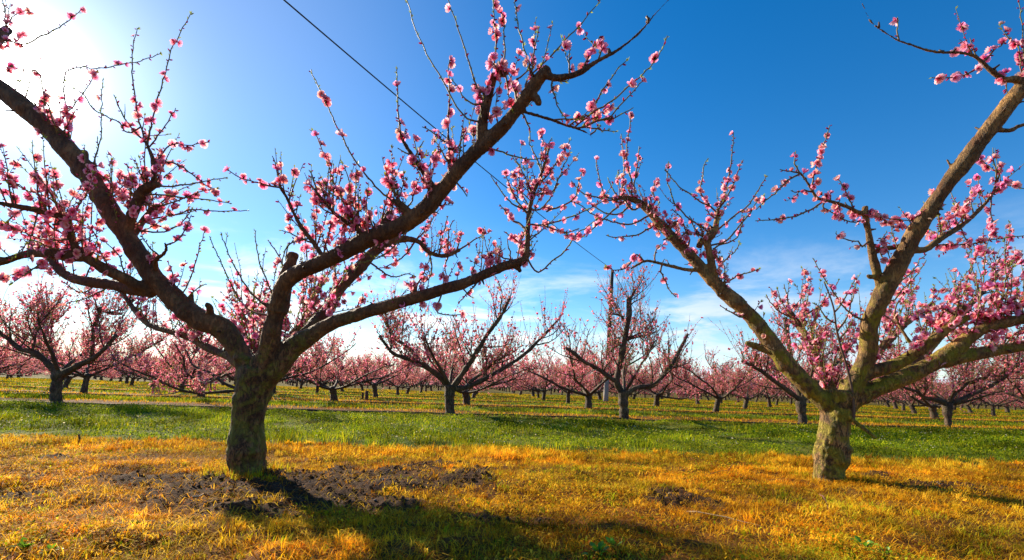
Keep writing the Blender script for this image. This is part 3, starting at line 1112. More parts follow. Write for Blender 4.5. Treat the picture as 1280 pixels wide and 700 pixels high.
# ------------------------------------------------------------------ the two big trees in front, limb by limb
class HeroTree:
    def __init__(self, name, label, base_px, mat, seed, fsize, extra=None):
        self.b = on_ground(*base_px)
        self.Y0 = self.b.y
        self.rng = np.random.default_rng(seed)
        self.root = empty(name, (self.b.x, self.b.y, gz(self.b.x, self.b.y)))
        tag(self.root, label, 'tree')
        self.mat = mat
        self.br = {}
        self.slim = dict(trunk=0.90, L1=0.75, L2=0.80, L3=0.74, R1=0.83, R2=0.83, R3=0.72, R4=0.9, L2stub=1.0, L1d=0.85, L1e=0.85, L2tip=0.8)
        self.dr = {}
        self.fs = fsize

    def parse(self, s):
        return [tuple(float(a) for a in w.split(',')) for w in s.split()]

    def y_of(self, parent, px, py):
        B = self.br[parent]
        k = int(np.argmin((B['px'][:, 0] - px) ** 2 + (B['px'][:, 1] - py) ** 2))
        return B['pts'][k][1], B['pts'][k]

    def limb_of(self, name):
        return self.br[name]['limb']

    def trace(self, spec, parent, dy, w0=None, w1=None, step=0.03, bow=0.0):
        P = self.parse(spec)
        if w0 is not None:
            n = len(P)
            P = [(p[0], p[1], p[2] if len(p) > 2 else w0 + (w1 - w0) * i / max(n - 1, 1)) for i, p in enumerate(P)]
        ys, root = (self.Y0, None) if parent is None else self.y_of(parent, P[0][0], P[0][1])
        L = [0]
        for a, b in zip(P, P[1:]):
            L.append(L[-1] + math.hypot(b[0] - a[0], b[1] - a[1]))
        pts, rr = [], []
        for p, l in zip(P, L):
            f = l / max(L[-1], 1e-6)
            q, mpp = at_y(p[0], p[1], ys + dy * f + bow * math.sin(math.pi * f))
            pts.append(V(q))
            rr.append(mpp)
        rr = round_radius(pts, [p[2] for p in P], rr)
        if parent is not None:                               # start inside the parent wood
            pts[0] = pts[0] * 0.5 + root * 0.5
        pts, rr = resample(pts, rr, step)
        px = np.array([self.pix(p) for p in pts])
        return pts, rr, px

    def pix(self, p):
        c = CAM_R.transposed() @ Vector((p[0], p[1], p[2] - H))
        return (CX + F * c.x / -c.z, CY - F * c.y / -c.z)

    def branch(self, name, parent, dy, spec, limb=None, thick=True, bow=0.0):
        pts, rr, px = self.trace(spec, parent, dy, bow=bow)
        rr = rr * self.slim.get(name, 0.92)
        lim = limb or (self.limb_of(parent) if parent else 'trunk')
        self.br[name] = dict(pts=pts, rr=rr, px=px, limb=lim, thick=thick)
        return name

    def dress(self, limb):
        if limb not in self.dr:
            self.dr[limb] = Dress(self.rng, True, self.fs)
        return self.dr[limb]

    def twig(self, parent, dy, spec, fl=1.0, w0=2.6, w1=1.1, sub=0.0):
        pts, rr, px = self.trace(spec, parent, dy, w0, w1, step=0.035)
        lim = self.limb_of(parent)
        pts = pts + self.rng.normal(size=pts.shape) * 0.0022
        self.dress(lim).shoot(pts, rr[0], rr[-1], fl)
        if sub:
            N = len(pts)
            for _ in range(int(sub)):
                j = self.rng.integers(2, max(3, N - 2))
                d2 = unit(unit(pts[min(j + 1, N - 1)] - pts[j - 1]) + self.rng.normal(size=3) * 0.65 + UP * 0.15)
                self.dress(lim).shoot(sprout(pts[j], d2, self.rng.uniform(0.08, 0.28), self.rng, 6, 0.2, 0.06), rr[j] * 0.7, 0.0014, fl)

    def auto(self, name, n, t0=0.1, t1=1.0, Lr=(0.15, 0.45), fl=1.0, upb=0.75, sub=0.4, side=0.75):
        B = self.br[name]
        shoots_along(self.dress(B['limb']), B['pts'], B['rr'], self.rng, n, t0, t1, Lr, fl, 0.0045, 7, 5, upb, sub, side)

    def spurs(self, name, n, t0=0.0, t1=1.0, k=2):
        """blossoms sitting right on the wood"""
        B = self.br[name]
        for _ in range(n):
            i = int(self.rng.uniform(t0, t1) * (len(B['pts']) - 1))
            o = unit(self.rng.normal(size=3))
            self.dress(B['limb']).flowers_at(B['pts'][i] + o * (B['rr'][i] + self.fs * 0.4), self.rng.integers(1, k + 1), self.fs * 0.8)

    def snags(self, name, n, t0=0.0, t1=1.0, L=(0.012, 0.05)):
        """broken-off spurs and dead stubs"""
        B = self.br[name]
        rng = self.rng
        dr = self.dress(B['limb'])
        for _ in range(n):
            i = min(int(rng.uniform(t0, t1) * (len(B['pts']) - 1)), len(B['pts']) - 2)
            tg = unit(B['pts'][i + 1] - B['pts'][i])
            o = rng.normal(size=3)
            o = unit(o - tg * np.dot(o, tg))
            d = unit(o + tg * rng.uniform(-0.2, 0.8))
            l = rng.uniform(*L)
            p = B['pts'][i] + o * B['rr'][i] * 0.85
            r = rng.uniform(0.003, 0.007)
            q = p + d * (l + B['rr'][i] * 0.15)
            dr.tw.tube([p, (p + q) / 2 + rng.normal(size=3) * 0.003, q], [r * 1.7, r * 1.05, r * 0.75], 6, np.array((0.075, 0.045, 0.027)) * rng.uniform(0.7, 1.4))

    def finish(self, limb_labels=None):
        for nm, B in list(self.br.items()):
            if B['rr'].max() > 0.012:
                ln = np.linalg.norm(np.diff(B['pts'], axis=0), axis=1).sum()
                self.snags(nm, int(ln * (5 if nm != 'trunk' else 1)), 0.12 if nm != 'trunk' else 0.6, 1.0)
        # all thick wood is grown together, then handed back to trunk and limbs
        acc = Acc()
        samp, lab = [], []
        names = []
        for nm, B in self.br.items():
            if not B['thick']:
                lim = B['limb']
                c = np.array((0.10, 0.058, 0.032))
                self.dress(lim).tw.tube(B['pts'], np.maximum(B['rr'], 0.003), 8, c)
                continue
            acc.tube(B['pts'], B['rr'], 16)
            if B['limb'] not in names:
                names.append(B['limb'])
            samp.append(np.hstack([B['pts'], B['rr'][:, None]]))
            lab += [names.index(B['limb'])] * len(B['pts'])
        samp = np.vstack(samp)
        lab = np.array(lab)
        me = acc.mesh('wood', None, True, False)
        tmp = bpy.data.objects.new('wood', me)
        COL.objects.link(tmp)
        md = tmp.modifiers.new('r', 'REMESH')
        md.mode = 'VOXEL'
        md.voxel_size = 0.0075
        md.use_smooth_shade = True
        ms = tmp.modifiers.new('s', 'SMOOTH')
        ms.factor = 0.5
        ms.iterations = 4
        dg = bpy.context.evaluated_depsgraph_get()
        dg.update()
        ev = bpy.data.meshes.new_from_object(tmp.evaluated_get(dg))
        bpy.data.objects.remove(tmp)
        n = len(ev.vertices)
        co = np.empty(n * 3, np.float32)
        ev.vertices.foreach_get('co', co)
        co = co.reshape(-1, 3).astype(float)
        no = np.empty(n * 3, np.float32)
        ev.vertex_normals.foreach_get('vector', no)
        no = no.reshape(-1, 3).astype(float)
        own = np.empty(n, int)
        rad_ = np.empty(n)
        for s in range(0, n, 3000):
            d = np.linalg.norm(co[s:s + 3000, None, :] - samp[None, :, :3], axis=2) - samp[None, :, 3]
            k = d.argmin(1)
            own[s:s + 3000] = lab[k]
            rad_[s:s + 3000] = samp[k, 3]
        q = co * np.array((1, 1, 0.45))
        amp = np.clip(rad_, 0.01, 0.14)
        knot = np.clip(vnoise(co * 12.0, 51) - 0.36, 0, 1) ** 1.4
        disp = amp * (0.13 * fbm(co * 6.0, 2, 3) + 0.5 * knot + 0.04 * fbm(q * 26.0, 3, 6)) + 0.0022 * fbm(q * 80.0, 2, 8)
        ridg = 1 - np.abs(vnoise(q * 34.0, 77))
        disp += np.clip(rad_ - 0.05, 0, 0.1) * 0.09 * (ridg - 0.6)
        co = co + no * disp[:, None]
        ev.vertices.foreach_set('co', co.astype(np.float32).ravel())
        ev.update()
        ev.vertex_normals.foreach_get('vector', (nn := np.empty(n * 3, np.float32)))
        nn = nn.reshape(-1, 3)
        npoly = len(ev.polygons)
        lt = np.empty(npoly, np.int32)
        ev.polygons.foreach_get('loop_total', lt)
        lv = np.empty(len(ev.loops), np.int32)
        ev.loops.foreach_get('vertex_index', lv)
        ls = np.empty(npoly, np.int32)
        ev.polygons.foreach_get('loop_start', ls)
        pq = lv[ls[lt == 4][:, None] + np.arange(4)]
        pt = lv[ls[lt == 3][:, None] + np.arange(3)] if (lt == 3).any() else np.zeros((0, 3), int)
        bpy.data.meshes.remove(ev)
        objs = {}
        off = np.array(self.root.location)
        for li, lim in enumerate(names):
            fq = pq[own[pq[:, 0]] == li]
            ft = pt[own[pt[:, 0]] == li] if len(pt) else pt
            ids = np.unique(np.concatenate([fq.ravel(), ft.ravel()]))
            mp = np.full(n, -1)
            mp[ids] = np.arange(len(ids))
            a = Acc()
            a.add(co[ids] - off, mp[fq], mp[ft] if len(ft) else None)
            o = a.obj('trunk' if lim == 'trunk' else 'limb', self.mat, self.root, color=False)
            o.data.normals_split_custom_set_from_vertices(nn[ids].tolist())
            objs[lim] = o
        for lim, dr in self.dr.items():
            par = objs.get(lim, objs['trunk'])
            for nm, mat, fn in (('twigs', M['twig'], None), ('blossoms', M['petal'], dr.bloom_acc), ('leaf_buds', M['leaf'], dr.leaf_acc)):
                a = dr.tw if fn is None else Acc()
                if fn: fn(a)
                if a.n == 0:
                    continue
                a.v = [x - off for x in a.v]
                a.obj(nm, mat, par, smooth=(nm == 'twigs'))
        return objs
def left_tree():
    T = HeroTree('peach_tree', 'large dark peach tree in bloom, its thick left limb rising into the sun', (312, 597), M['bark_dark'], 3, 0.027)
    B, W = T.branch, T.twig
    B('trunk', None, 0.0, '313,616,58 313,600,54 311,588,50 309,578,48 309,566,51 308,548,49 310,528,48 313,508,48 317,490,50 320,474,54 322,462,52')
    # the thick limb going left and up, towards the sun
    B('L1', 'trunk', -0.25, '320,482,40 311,462,38 300,442,36 288,422,36 274,409,37 252,400,38 230,385,37 210,366,36 192,346,34 173,318,33 153,288,34 134,258,34 113,224,33 88,192,32 58,160,31 22,128,29 -28,92,27 -95,48,24', 'L1')
    B('L1stub', 'L1', 0.0, '104,218,15 105,203,13 105,189,12')
    B('L1knob', 'L1', 0.03, '96,206,9 113,206,9 120,207,7')
    B('L1b', 'L1', -0.12, '155,296,19 163,274,18 171,255,18 178,240,18 188,233,16 200,230,9')
    B('L1c', 'L1', 0.14, '163,302,12 172,286,11 182,272,10 190,262,10 200,256,7')
    B('L1bu', 'L1b', -0.02, '189,236,9 192,222,8 191,200,7 187,188,6 182,176,5')
    B('L1d', 'L1', -0.62, '184,366,18 172,357,17 158,349,16 140,341,15 124,332,14 112,325,14 98,316,13 90,298,12 85,283,12 78,272,11 62,267,10 44,262,9 26,259,8 0,254,7 -40,246,6')
    B('L1e', 'L1', 0.30, '182,374,17 165,362,16 141,356,15 122,354,14 104,351,14 88,346,14 75,338,13 66,326,12 60,318,12 42,317,12 24,320,11 0,328,10 -40,334,8')
    B('L1f', 'L1d', -0.05, '100,322,15 84,320,15 66,317,15 58,316,13')
    B('L1g', 'L1', 0.02, '237,390,7 240,378,6 240,366,6')
    B('L1h', 'L1', -0.25, '200,342,8 195,325,7 204,318,6 208,310,5 206,303,4')
    B('L1far', 'L1', 0.35, '-30,96,20 -14,66,18 0,46,18 10,37,17')
    B('L1k', 'L1', -0.1, '265,395,12 262,385,11 258,380,8')
    # middle limb: a sawn stub, and the long limb leaning right
    B('L2', 'trunk', -0.95, '325,476,42 331,455,37 337,428,34 343,402,32 348,378,30 355,356,27 372,341,26 396,331,26 420,320,26 446,306,27 472,294,28 500,283,28 524,268,28 545,247,27 562,227,26 582,203,25 606,180,24 632,155,23 650,132,22 664,112,21 676,95,20 686,85,16', 'L2')
    B('L2stub', 'L2', 0.0, '346,390,31 351,370,27 356,352,23 361,338,18 364,328,14 367,317,13')
    B('L2knob', 'L2', -0.01, '664,116,12 671,124,12 674,131,9')
    B('L2tip', 'L2', -0.16, '682,95,14 692,97,12 712,95,11 728,89,10 742,79,8 757,71,6.5 776,60,5.5 800,40,4.5 816,21,3.6 838,-3,3')
    B('L2a', 'L2', -0.12, '604,182,18 602,165,16 604,146,15 609,128,14 613,110,13 617,96,13 622,92,12 633,93,9')
    B('L2b', 'L2', 0.05, '647,138,6 645,118,5.5 646,98,5')
    B('L2c', 'L2', 0.18, '650,140,6 659,141,6 674,145,5.5 690,150,5 706,156,5 722,161,4.5 734,166,3.5 741,173,2.5', None, True)
    B('L2d', 'L2', -0.05, '563,228,8 562,210,6 561,185,5 560,160,4')
    B('L2e', 'L2', -0.08, '548,246,15 540,234,11 532,219,8 521,203,7 511,188,6 503,175,5')
    B('L2f', 'L2', -0.06, '513,274,16 506,261,12 497,254,9 490,250,6')
    B('L2g', 'L2', -0.02, '478,290,13 483,277,12 488,266,11')
    B('L2h', 'L2', -0.18, '458,296,8 446,286,7 433,278,6 421,269,5.5 410,258,5 396,241,4')
    B('L2i', 'L2', -0.12, '405,322,7 394,306,6.5 382,291,6 373,278,5.5 366,264,5 358,246,4.5 350,234,4')
    B('L2j', 'L2', -0.05, '345,392,7 337,384,6 326,378,4')
    # low limb running right
    B('L3', 'trunk', -0.12, '330,484,42 345,458,40 364,436,36 388,419,30 416,404,25 444,394,22 472,386,21 500,378,20 528,370,20 555,361,19 580,354,18 606,343,17 630,333,16 648,328,15 657,322,12 659,308,9.5 660,290,8.5 661,270,8 665,248,7.5 672,229,7 678,214,5', 'L3')
    B('L3a', 'L3', 0.05, '514,374,9 518,364,8 520,357,6')
    B('L3b', 'L3', 0.02, '642,330,8 648,336,7 651,340,5')
    B('L3c', 'L3', 0.08, '398,413,8 416,398,6 428,396,5')
    B('L3d', 'L3', 0.10, '658,290,4 650,280,3.5 643,277,3', None, False)
    # limb reaching away behind
    B('L4', 'trunk', 0.85, '336,470,30 356,448,24 376,424,20 394,405,19 410,388,18 422,364,17 436,348,17 450,333,16 464,318,15 480,306,14 498,299,11 514,299,8 526,304,7 533,313,6 546,319,6 560,319,6 575,312,5', 'L4')
    B('L4a', 'L4', 0.1, '418,366,9 419,356,8 421,350,6')
    B('L5', 'trunk', 1.0, '312,470,22 300,456,15 282,444,12 262,436,10 236,422,9 212,414,9 198,410,8 184,404,8 172,392,8 160,376,7 150,362,6', 'L5')
    B('L6', 'trunk', 1.1, '324,468,18 318,440,13 308,428,10 300,414,9 306,400,7 300,390,6', 'L6')
    B('L7', 'trunk', 1.2, '334,470,20 352,436,13 372,410,11 386,392,9 392,370,8 402,352,7', 'L7')

    # ---- shoots traced from the photograph
    tw = [
        # around the left knob
        ('L1bu', -0.05, '182,176 176,158 171,140 168,115 165,90 166,62 172,36', .9), ('L1bu', -0.1, '184,182 190,152 200,112 208,85 214,62 223,46 231,30 238,18', 1.1),
        ('L1bu', -0.05, '171,142 159,166 150,154 138,148 126,142 116,136 106,120 92,110', .6), ('L1bu', .05, '170,170 160,155 150,136 141,118', .5),
        ('L1bu', -0.1, '190,182 200,166 210,152 220,134', 1.3), ('L1bu', -.03, '182,180 186,165 190,155', .8), ('L1b', 0, '160,290 145,260 120,210 126,172 127,130 129,100', .4),
        ('L1', -.15, '70,168 80,145 98,124 112,104 122,88', 1.1), ('L1', -.2, '78,176 66,150 58,128 46,126', .5), ('L1bu', 0, '193,198 220,205 240,218 262,235 272,240', .9),
        ('L1b', -.05, '196,236 220,232 250,228 285,222', .9), ('L1b', -.1, '186,195 212,182 236,181 262,178', 1.2), ('L1b', .1, '190,248 222,246 260,250 290,254', .5), ('L1b', .1, '176,258 210,255 248,240 270,236', 1.6),
        ('L1c', .1, '186,276 222,268 240,262 270,264 312,263', .8), ('L1c', .1, '188,282 215,285 232,272 240,262', .8), ('L1c', .1, '178,292 205,290 225,280 240,262', .7),
        ('L1', -.05, '115,228 130,240 150,248 165,252', .9), ('L1', .05, '118,222 116,205 122,188 122,170', .3), ('L1', .06, '110,208 130,222 145,238 160,250', 1.5), ('L1', .1, '100,205 85,185 70,165 62,155', 1.2),
        ('L1h', -.05, '206,308 222,300 232,285 240,268', 1.0), ('L1h', -.05, '200,320 190,312 180,300 176,290', 1.6), ('L1', .02, '228,372 237,350 245,325 250,308 256,288', 1.2), ('L1', .02, '232,378 245,362 258,355', .9),
        ('L1', .02, '222,372 218,352 212,332 210,325', 1.8), ('L1far', .0, '4,44 10,28 24,16 36,12', 1.6), ('L1far', .0, '10,55 30,55 50,46 70,36 86,25 102,11', .9), ('L1far', 0, '8,38 6,15 2,-4', .4), ('L1', 0, '60,150 50,95 30,88 10,84', .6), ('L1', .02, '90,190 80,100 100,84 120,86 150,81 175,76 200,66', 1.0),
        # dense low left
        ('L1d', -.1, '90,300 75,290 60,280 30,235 0,226', 1.3), ('L1d', -.1, '80,272 70,255 55,245 40,240 20,232 5,225', 1.2), ('L1d', -.1, '84,284 95,264 110,240 118,232', 1.7), ('L1d', -.15, '60,267 52,250 48,244', 1.0),
        ('L1d', -.1, '110,325 120,305 118,290 108,280', 1.8), ('L1d', -.1, '140,341 125,315 110,300 96,288', 1.8), ('L1d', -.2, '90,300 60,300 30,290 10,280', 1.6), ('L1d', -.2, '97,315 66,310 40,300 10,298', 1.9), ('L1f', -.2, '70,317 45,335 20,342 2,350', 1.6), ('L1f', -.25, '66,318 50,330 30,345 16,352', 2.0),
        ('L1e', -.1, '105,351 115,330 128,318 150,312', 1.6), ('L1e', .05, '75,339 70,315 60,295 54,280', 1.8), ('L1e', 0, '60,318 40,300 30,285 12,275', 1.7), ('L1e', 0, '140,356 110,372 95,376 82,380', .9), ('L1e', .05, '122,354 105,366 92,362 80,352', .8), ('L1d', -.1, '160,350 152,330 148,318 130,300', 1.7),
        # off the left side of the middle limb
        ('L2j', 0, '326,378 318,371 307,357 297,340 288,322 280,303 276,290', .5), ('L2j', -.02, '328,402 312,388 298,372 286,350 277,330 268,310 262,296', .5), ('L2', -.05, '342,376 333,352 325,330 321,312 319,296 320,288', .5),
        ('L2stub', -.02, '358,345 350,322 340,308 335,300', 1.0), ('L2stub', .02, '354,330 358,315 362,302', .4), ('L2', .02, '334,408 322,402 314,396', 2.0),
        ('L2i', -.05, '350,234 347,215 344,205 340,195', 2.2), ('L2i', -.05, '350,234 335,232 318,227 300,222 285,211', 1.5), ('L2i', -.02, '392,304 378,298 366,293 352,288', 1.9), ('L2i', 0, '385,300 362,305 355,318 352,335', .6), ('L2i', 0, '366,265 372,260 368,250', 1.0),
        ('L2', -.1, '400,325 410,296 418,260 424,230 428,205', .7), ('L2h', -.05, '396,241 392,225 388,215 385,212', 1.2), ('L2h', -.1, '446,286 435,262 420,235 410,205 402,185 396,172 390,163', .8),
        ('L2f', -.1, '490,250 474,238 460,222 448,206 436,188 428,170 420,158 412,140 402,118 394,100 389,88', .75), ('L2h', -.1, '455,292 446,270 440,250 436,225 431,208', .9), ('L2h', -.1, '420,268 405,262 398,255', 1.6), ('L2h', -.12, '440,283 432,262 428,250 425,238', 2.0), ('L2h', -.1, '450,290 440,275 452,262 452,250', 2.4),
        ('L2', -.12, '470,290 462,272 458,258 460,240', 2.2), ('L2g', 0, '488,268 490,255 493,240 492,226', 1.6), ('L2f', -.05, '500,256 497,240 492,225 491,208', 2.2), ('L2f', -.05, '508,262 515,250 520,235 524,220', 1.2),
        ('L2e', -.05, '503,176 500,160 498,140 497,118 496,96 496,84', 1.0), ('L2e', 0, '521,205 514,196 505,190 497,184', .9), ('L2e', -.05, '540,236 530,228 524,216 520,208', 2.4), ('L2e', 0, '518,200 524,186 530,176', .5), ('L2e', 0, '532,222 538,205 542,190', .6),
        ('L2d', -.05, '560,165 560,150 562,130 562,112 560,92 562,75', 2.6), ('L2d', -.05, '560,180 548,172 540,165 528,158', 2.0), ('L2d', 0, '562,200 572,184 580,170 590,156', .7), ('L2d', 0, '562,205 556,195 550,185 545,178', 2.0),
        ('L2a', -.08, '603,152 588,150 574,138 562,118 552,98 544,84 534,68 526,50 519,36 508,-2', .35), ('L2a', -.06, '606,132 596,110 590,92 584,70 576,45 568,22 558,-4', .35), ('L2a', -.06, '605,128 592,130 582,124 574,112 566,102', .6),
        ('L2a', -.03, '614,98 618,76 620,55 618,30 616,0 615,-6', .8), ('L2a', -.03, '630,92 631,70 630,45 630,28 627,16', .9), ('L2a', 0, '605,140 598,118 592,110', 2.2), ('L2a', 0, '610,125 600,112 594,108', 2.4),
        ('L2a', .02, '607,150 618,142 628,135 636,128', 1.8), ('L2a', 0, '632,93 634,105 636,120 640,135', 1.8), ('L2', .02, '648,128 640,105 636,92 632,80', 1.2),
        ('L2', -.05, '662,108 663,90 661,76 655,58 650,40 646,22 644,-4', .45), ('L2', -.05, '664,100 665,85 667,70 670,52 674,32', .5), ('L2', -.08, '655,122 660,100 676,82 694,64 708,48 722,34 736,18 752,-2', .55), ('L2b', 0, '646,100 655,92 670,80', .6),
        ('L2tip', 0, '712,95 711,80 712,64', .6), ('L2tip', -.02, '726,90 735,72 744,55 750,46', 2.4), ('L2tip', 0, '745,78 752,62 748,48', 2.2), ('L2tip', -.05, '690,98 690,112 695,126 702,140 710,150', 1.0), ('L2tip', .02, '690,100 705,102 712,98', 1.0),
        ('L2c', 0, '690,150 706,148 725,149', .7), ('L2c', -.05, '718,160 738,143 754,133 770,122 786,108 800,96 812,84 822,70 830,56 834,44', .6), ('L2c', -.05, '724,160 745,152 760,148 774,134 788,118 800,104 806,98', .5), ('L2c', -.05, '730,153 752,151 768,147 782,140 792,134', .5), ('L2c', -.06, '736,142 745,128 754,112 764,98 774,84 782,76', .55),
        ('L2c', 0, '722,158 740,160 758,164 772,165', .9), ('L2c', 0, '712,157 724,148 735,144', 2.2), ('L2c', -.02, '728,158 735,150 748,146', 2.4), ('L2c', 0, '740,168 746,162 752,158', 1.2),
        ('L2', .1, '612,188 628,190 646,196 664,199 680,199', .4), ('L2', .1, '656,142 662,160 664,178', .5), ('L2', .02, '572,230 578,238 584,246', 1.8),
        ('L2', .02, '520,280 490,310 465,325 448,328', .5),
        # the low right limb
        ('L3', -.05, '660,322 672,341 690,326 706,314 718,296 730,286 745,275', .5), ('L3', 0, '662,282 682,281 704,275 722,268 738,260 755,251', .9), ('L3', 0, '661,272 654,262 640,255 630,244 620,230 614,220', .6), ('L3', 0, '662,268 650,256 640,240 634,225 632,212', .7),
        ('L3', 0, '666,246 658,225 650,210 643,194', .7), ('L3', 0, '676,216 680,205 684,195 688,180', 2.2), ('L3', 0, '672,230 686,218 694,205 706,188 712,176', 1.4), ('L3', 0, '668,242 690,240 700,218 710,196 712,185', .7), ('L3', .05, '676,216 672,200 664,184 661,172', .7), ('L3', 0, '678,214 684,196 686,180 690,172', 1.4),
        ('L3', .05, '662,260 675,262 690,245 696,232', .9), ('L3', 0, '658,308 648,302 638,295 630,290', 1.8), ('L3', 0, '646,326 630,322 622,318 612,316', 2.0), ('L3', 0, '640,330 636,310 634,298', .5), ('L3d', 0, '643,277 636,270 630,262 624,255', 2.0), ('L3', 0, '664,250 660,238 656,228', 1.8),
        ('L3', .02, '704,268 716,250 722,235 728,212', .8), ('L3', .05, '690,282 708,290 724,286', 1.6), ('L3a', .0, '520,358 528,345 534,332 538,318', .6), ('L3', 0, '600,346 612,340 618,330 626,325', 1.4), ('L3', .05, '575,358 585,368 590,372', 2.0), ('L3', .05, '600,350 580,372 572,378', 2.0), ('L3', .05, '530,374 524,388', 2.2), ('L3', 0, '460,390 448,396', 2.0), ('L3', -.02, '555,364 545,388 560,394 580,392', .6),
        ('L4', .05, '520,300 532,288 540,275 548,262', 1.4), ('L4', .0, '548,319 552,300 556,285 560,270', 1.0), ('L4', 0, '560,318 560,300 562,285 568,275', 1.3), ('L4', 0, '570,314 575,300 570,290', 1.2), ('L4', 0, '574,312 585,305 596,298 610,292', 1.0), ('L4', 0, '536,316 540,335 535,350 530,352', 1.0), ('L4', 0, '560,320 556,335 560,348', 1.2), ('L4', 0, '520,302 505,320 485,332 470,336', .6), ('L4', 0, '470,335 490,346 510,342 520,345', .6),
        ('L4', 0, '480,308 470,300 462,302', 2.4),
    ]
    for par, dy, sp, fl in tw:
        T.twig(par, dy, sp, fl, sub=(1 if T.rng.uniform() < 0.35 else 0))
    T.auto('L1d', 20, .25, 1, (.15, .42), 1.25)
    T.auto('L1e', 16, .3, 1, (.15, .42), 1.2)
    T.auto('L1f', 8, 0, 1, (.12, .34), 1.3)
    T.auto('L1b', 16, .1, 1, (.10, .32), 1.2)
    T.auto('L1c', 12, .2, 1, (.12, .34), 1.0)
    T.auto('L1', 10, .5, .95, (.12, .3), 1.0)
    T.auto('L2', 16, .36, .8, (.10, .30), 1.4)
    T.auto('L2h', 10, .1, 1, (.08, .22), 1.4)
    T.auto('L2e', 5, .2, 1, (.08, .2), 1.6)
    T.auto('L2f', 6, .2, 1, (.08, .25), 1.6)
    T.auto('L2a', 8, .2, 1, (.06, .16), 1.6)
    T.auto('L3', 14, .4, .8, (.10, .26), 1.2)
    T.auto('L3', 12, .8, 1, (.08, .24), 1.2)
    T.auto('L2', 22, .3, .95, (.18, .5), .7, 1.3, .5, .5)
    T.auto('L1', 14, .3, .9, (.15, .42), .7, 1.2, .5, .5)
    T.auto('L1b', 10, .2, 1, (.18, .42), .8, 1.0, .5, .6)
    T.auto('L1far', 8, .2, 1, (.15, .4), 1.0)
    T.auto('L3', 16, .3, 1, (.12, .36), .8, 1.2, .4, .5)
    T.auto('L6', 22, .2, 1, (.25, .65), .5, 1.4, .5, .45)
    T.auto('L7', 22, .2, 1, (.25, .65), .5, 1.4, .5, .45)
    T.auto('L5', 16, .3, 1, (.2, .5), .6, 1.2, .5, .5)
    T.auto('L4', 20, .2, 1, (.2, .5), .6, 1.2, .5, .5)
    T.auto('L2h', 10, .1, 1, (.2, .5), .6, 1.3, .4, .5)
    T.auto('L2i', 8, .1, 1, (.15, .4), .7, 1.1, .4, .5)
    T.auto('L1d', 14, .3, 1, (.2, .5), .6, 1.3, .5, .5)
    T.auto('L4', 30, .2, 1, (.12, .34), 1.1)
    T.auto('L5', 26, .3, 1, (.12, .34), 1.2)
    T.auto('L6', 30, .2, 1, (.15, .45), 1.2)
    T.auto('L7', 30, .2, 1, (.15, .45), 1.2)
    for nm, n, a, b in (('L1d', 10, .2, 1), ('L1e', 7, .4, 1), ('L1f', 5, 0, 1), ('L1', 5, .5, .8), ('L2', 12, .4, .7), ('L2h', 8, .1, 1), ('L2d', 6, .1, 1), ('L2a', 5, .3, 1), ('L3', 8, .35, 1)):
        T.spurs(nm, n, a, b)
    T.finish()
    return T


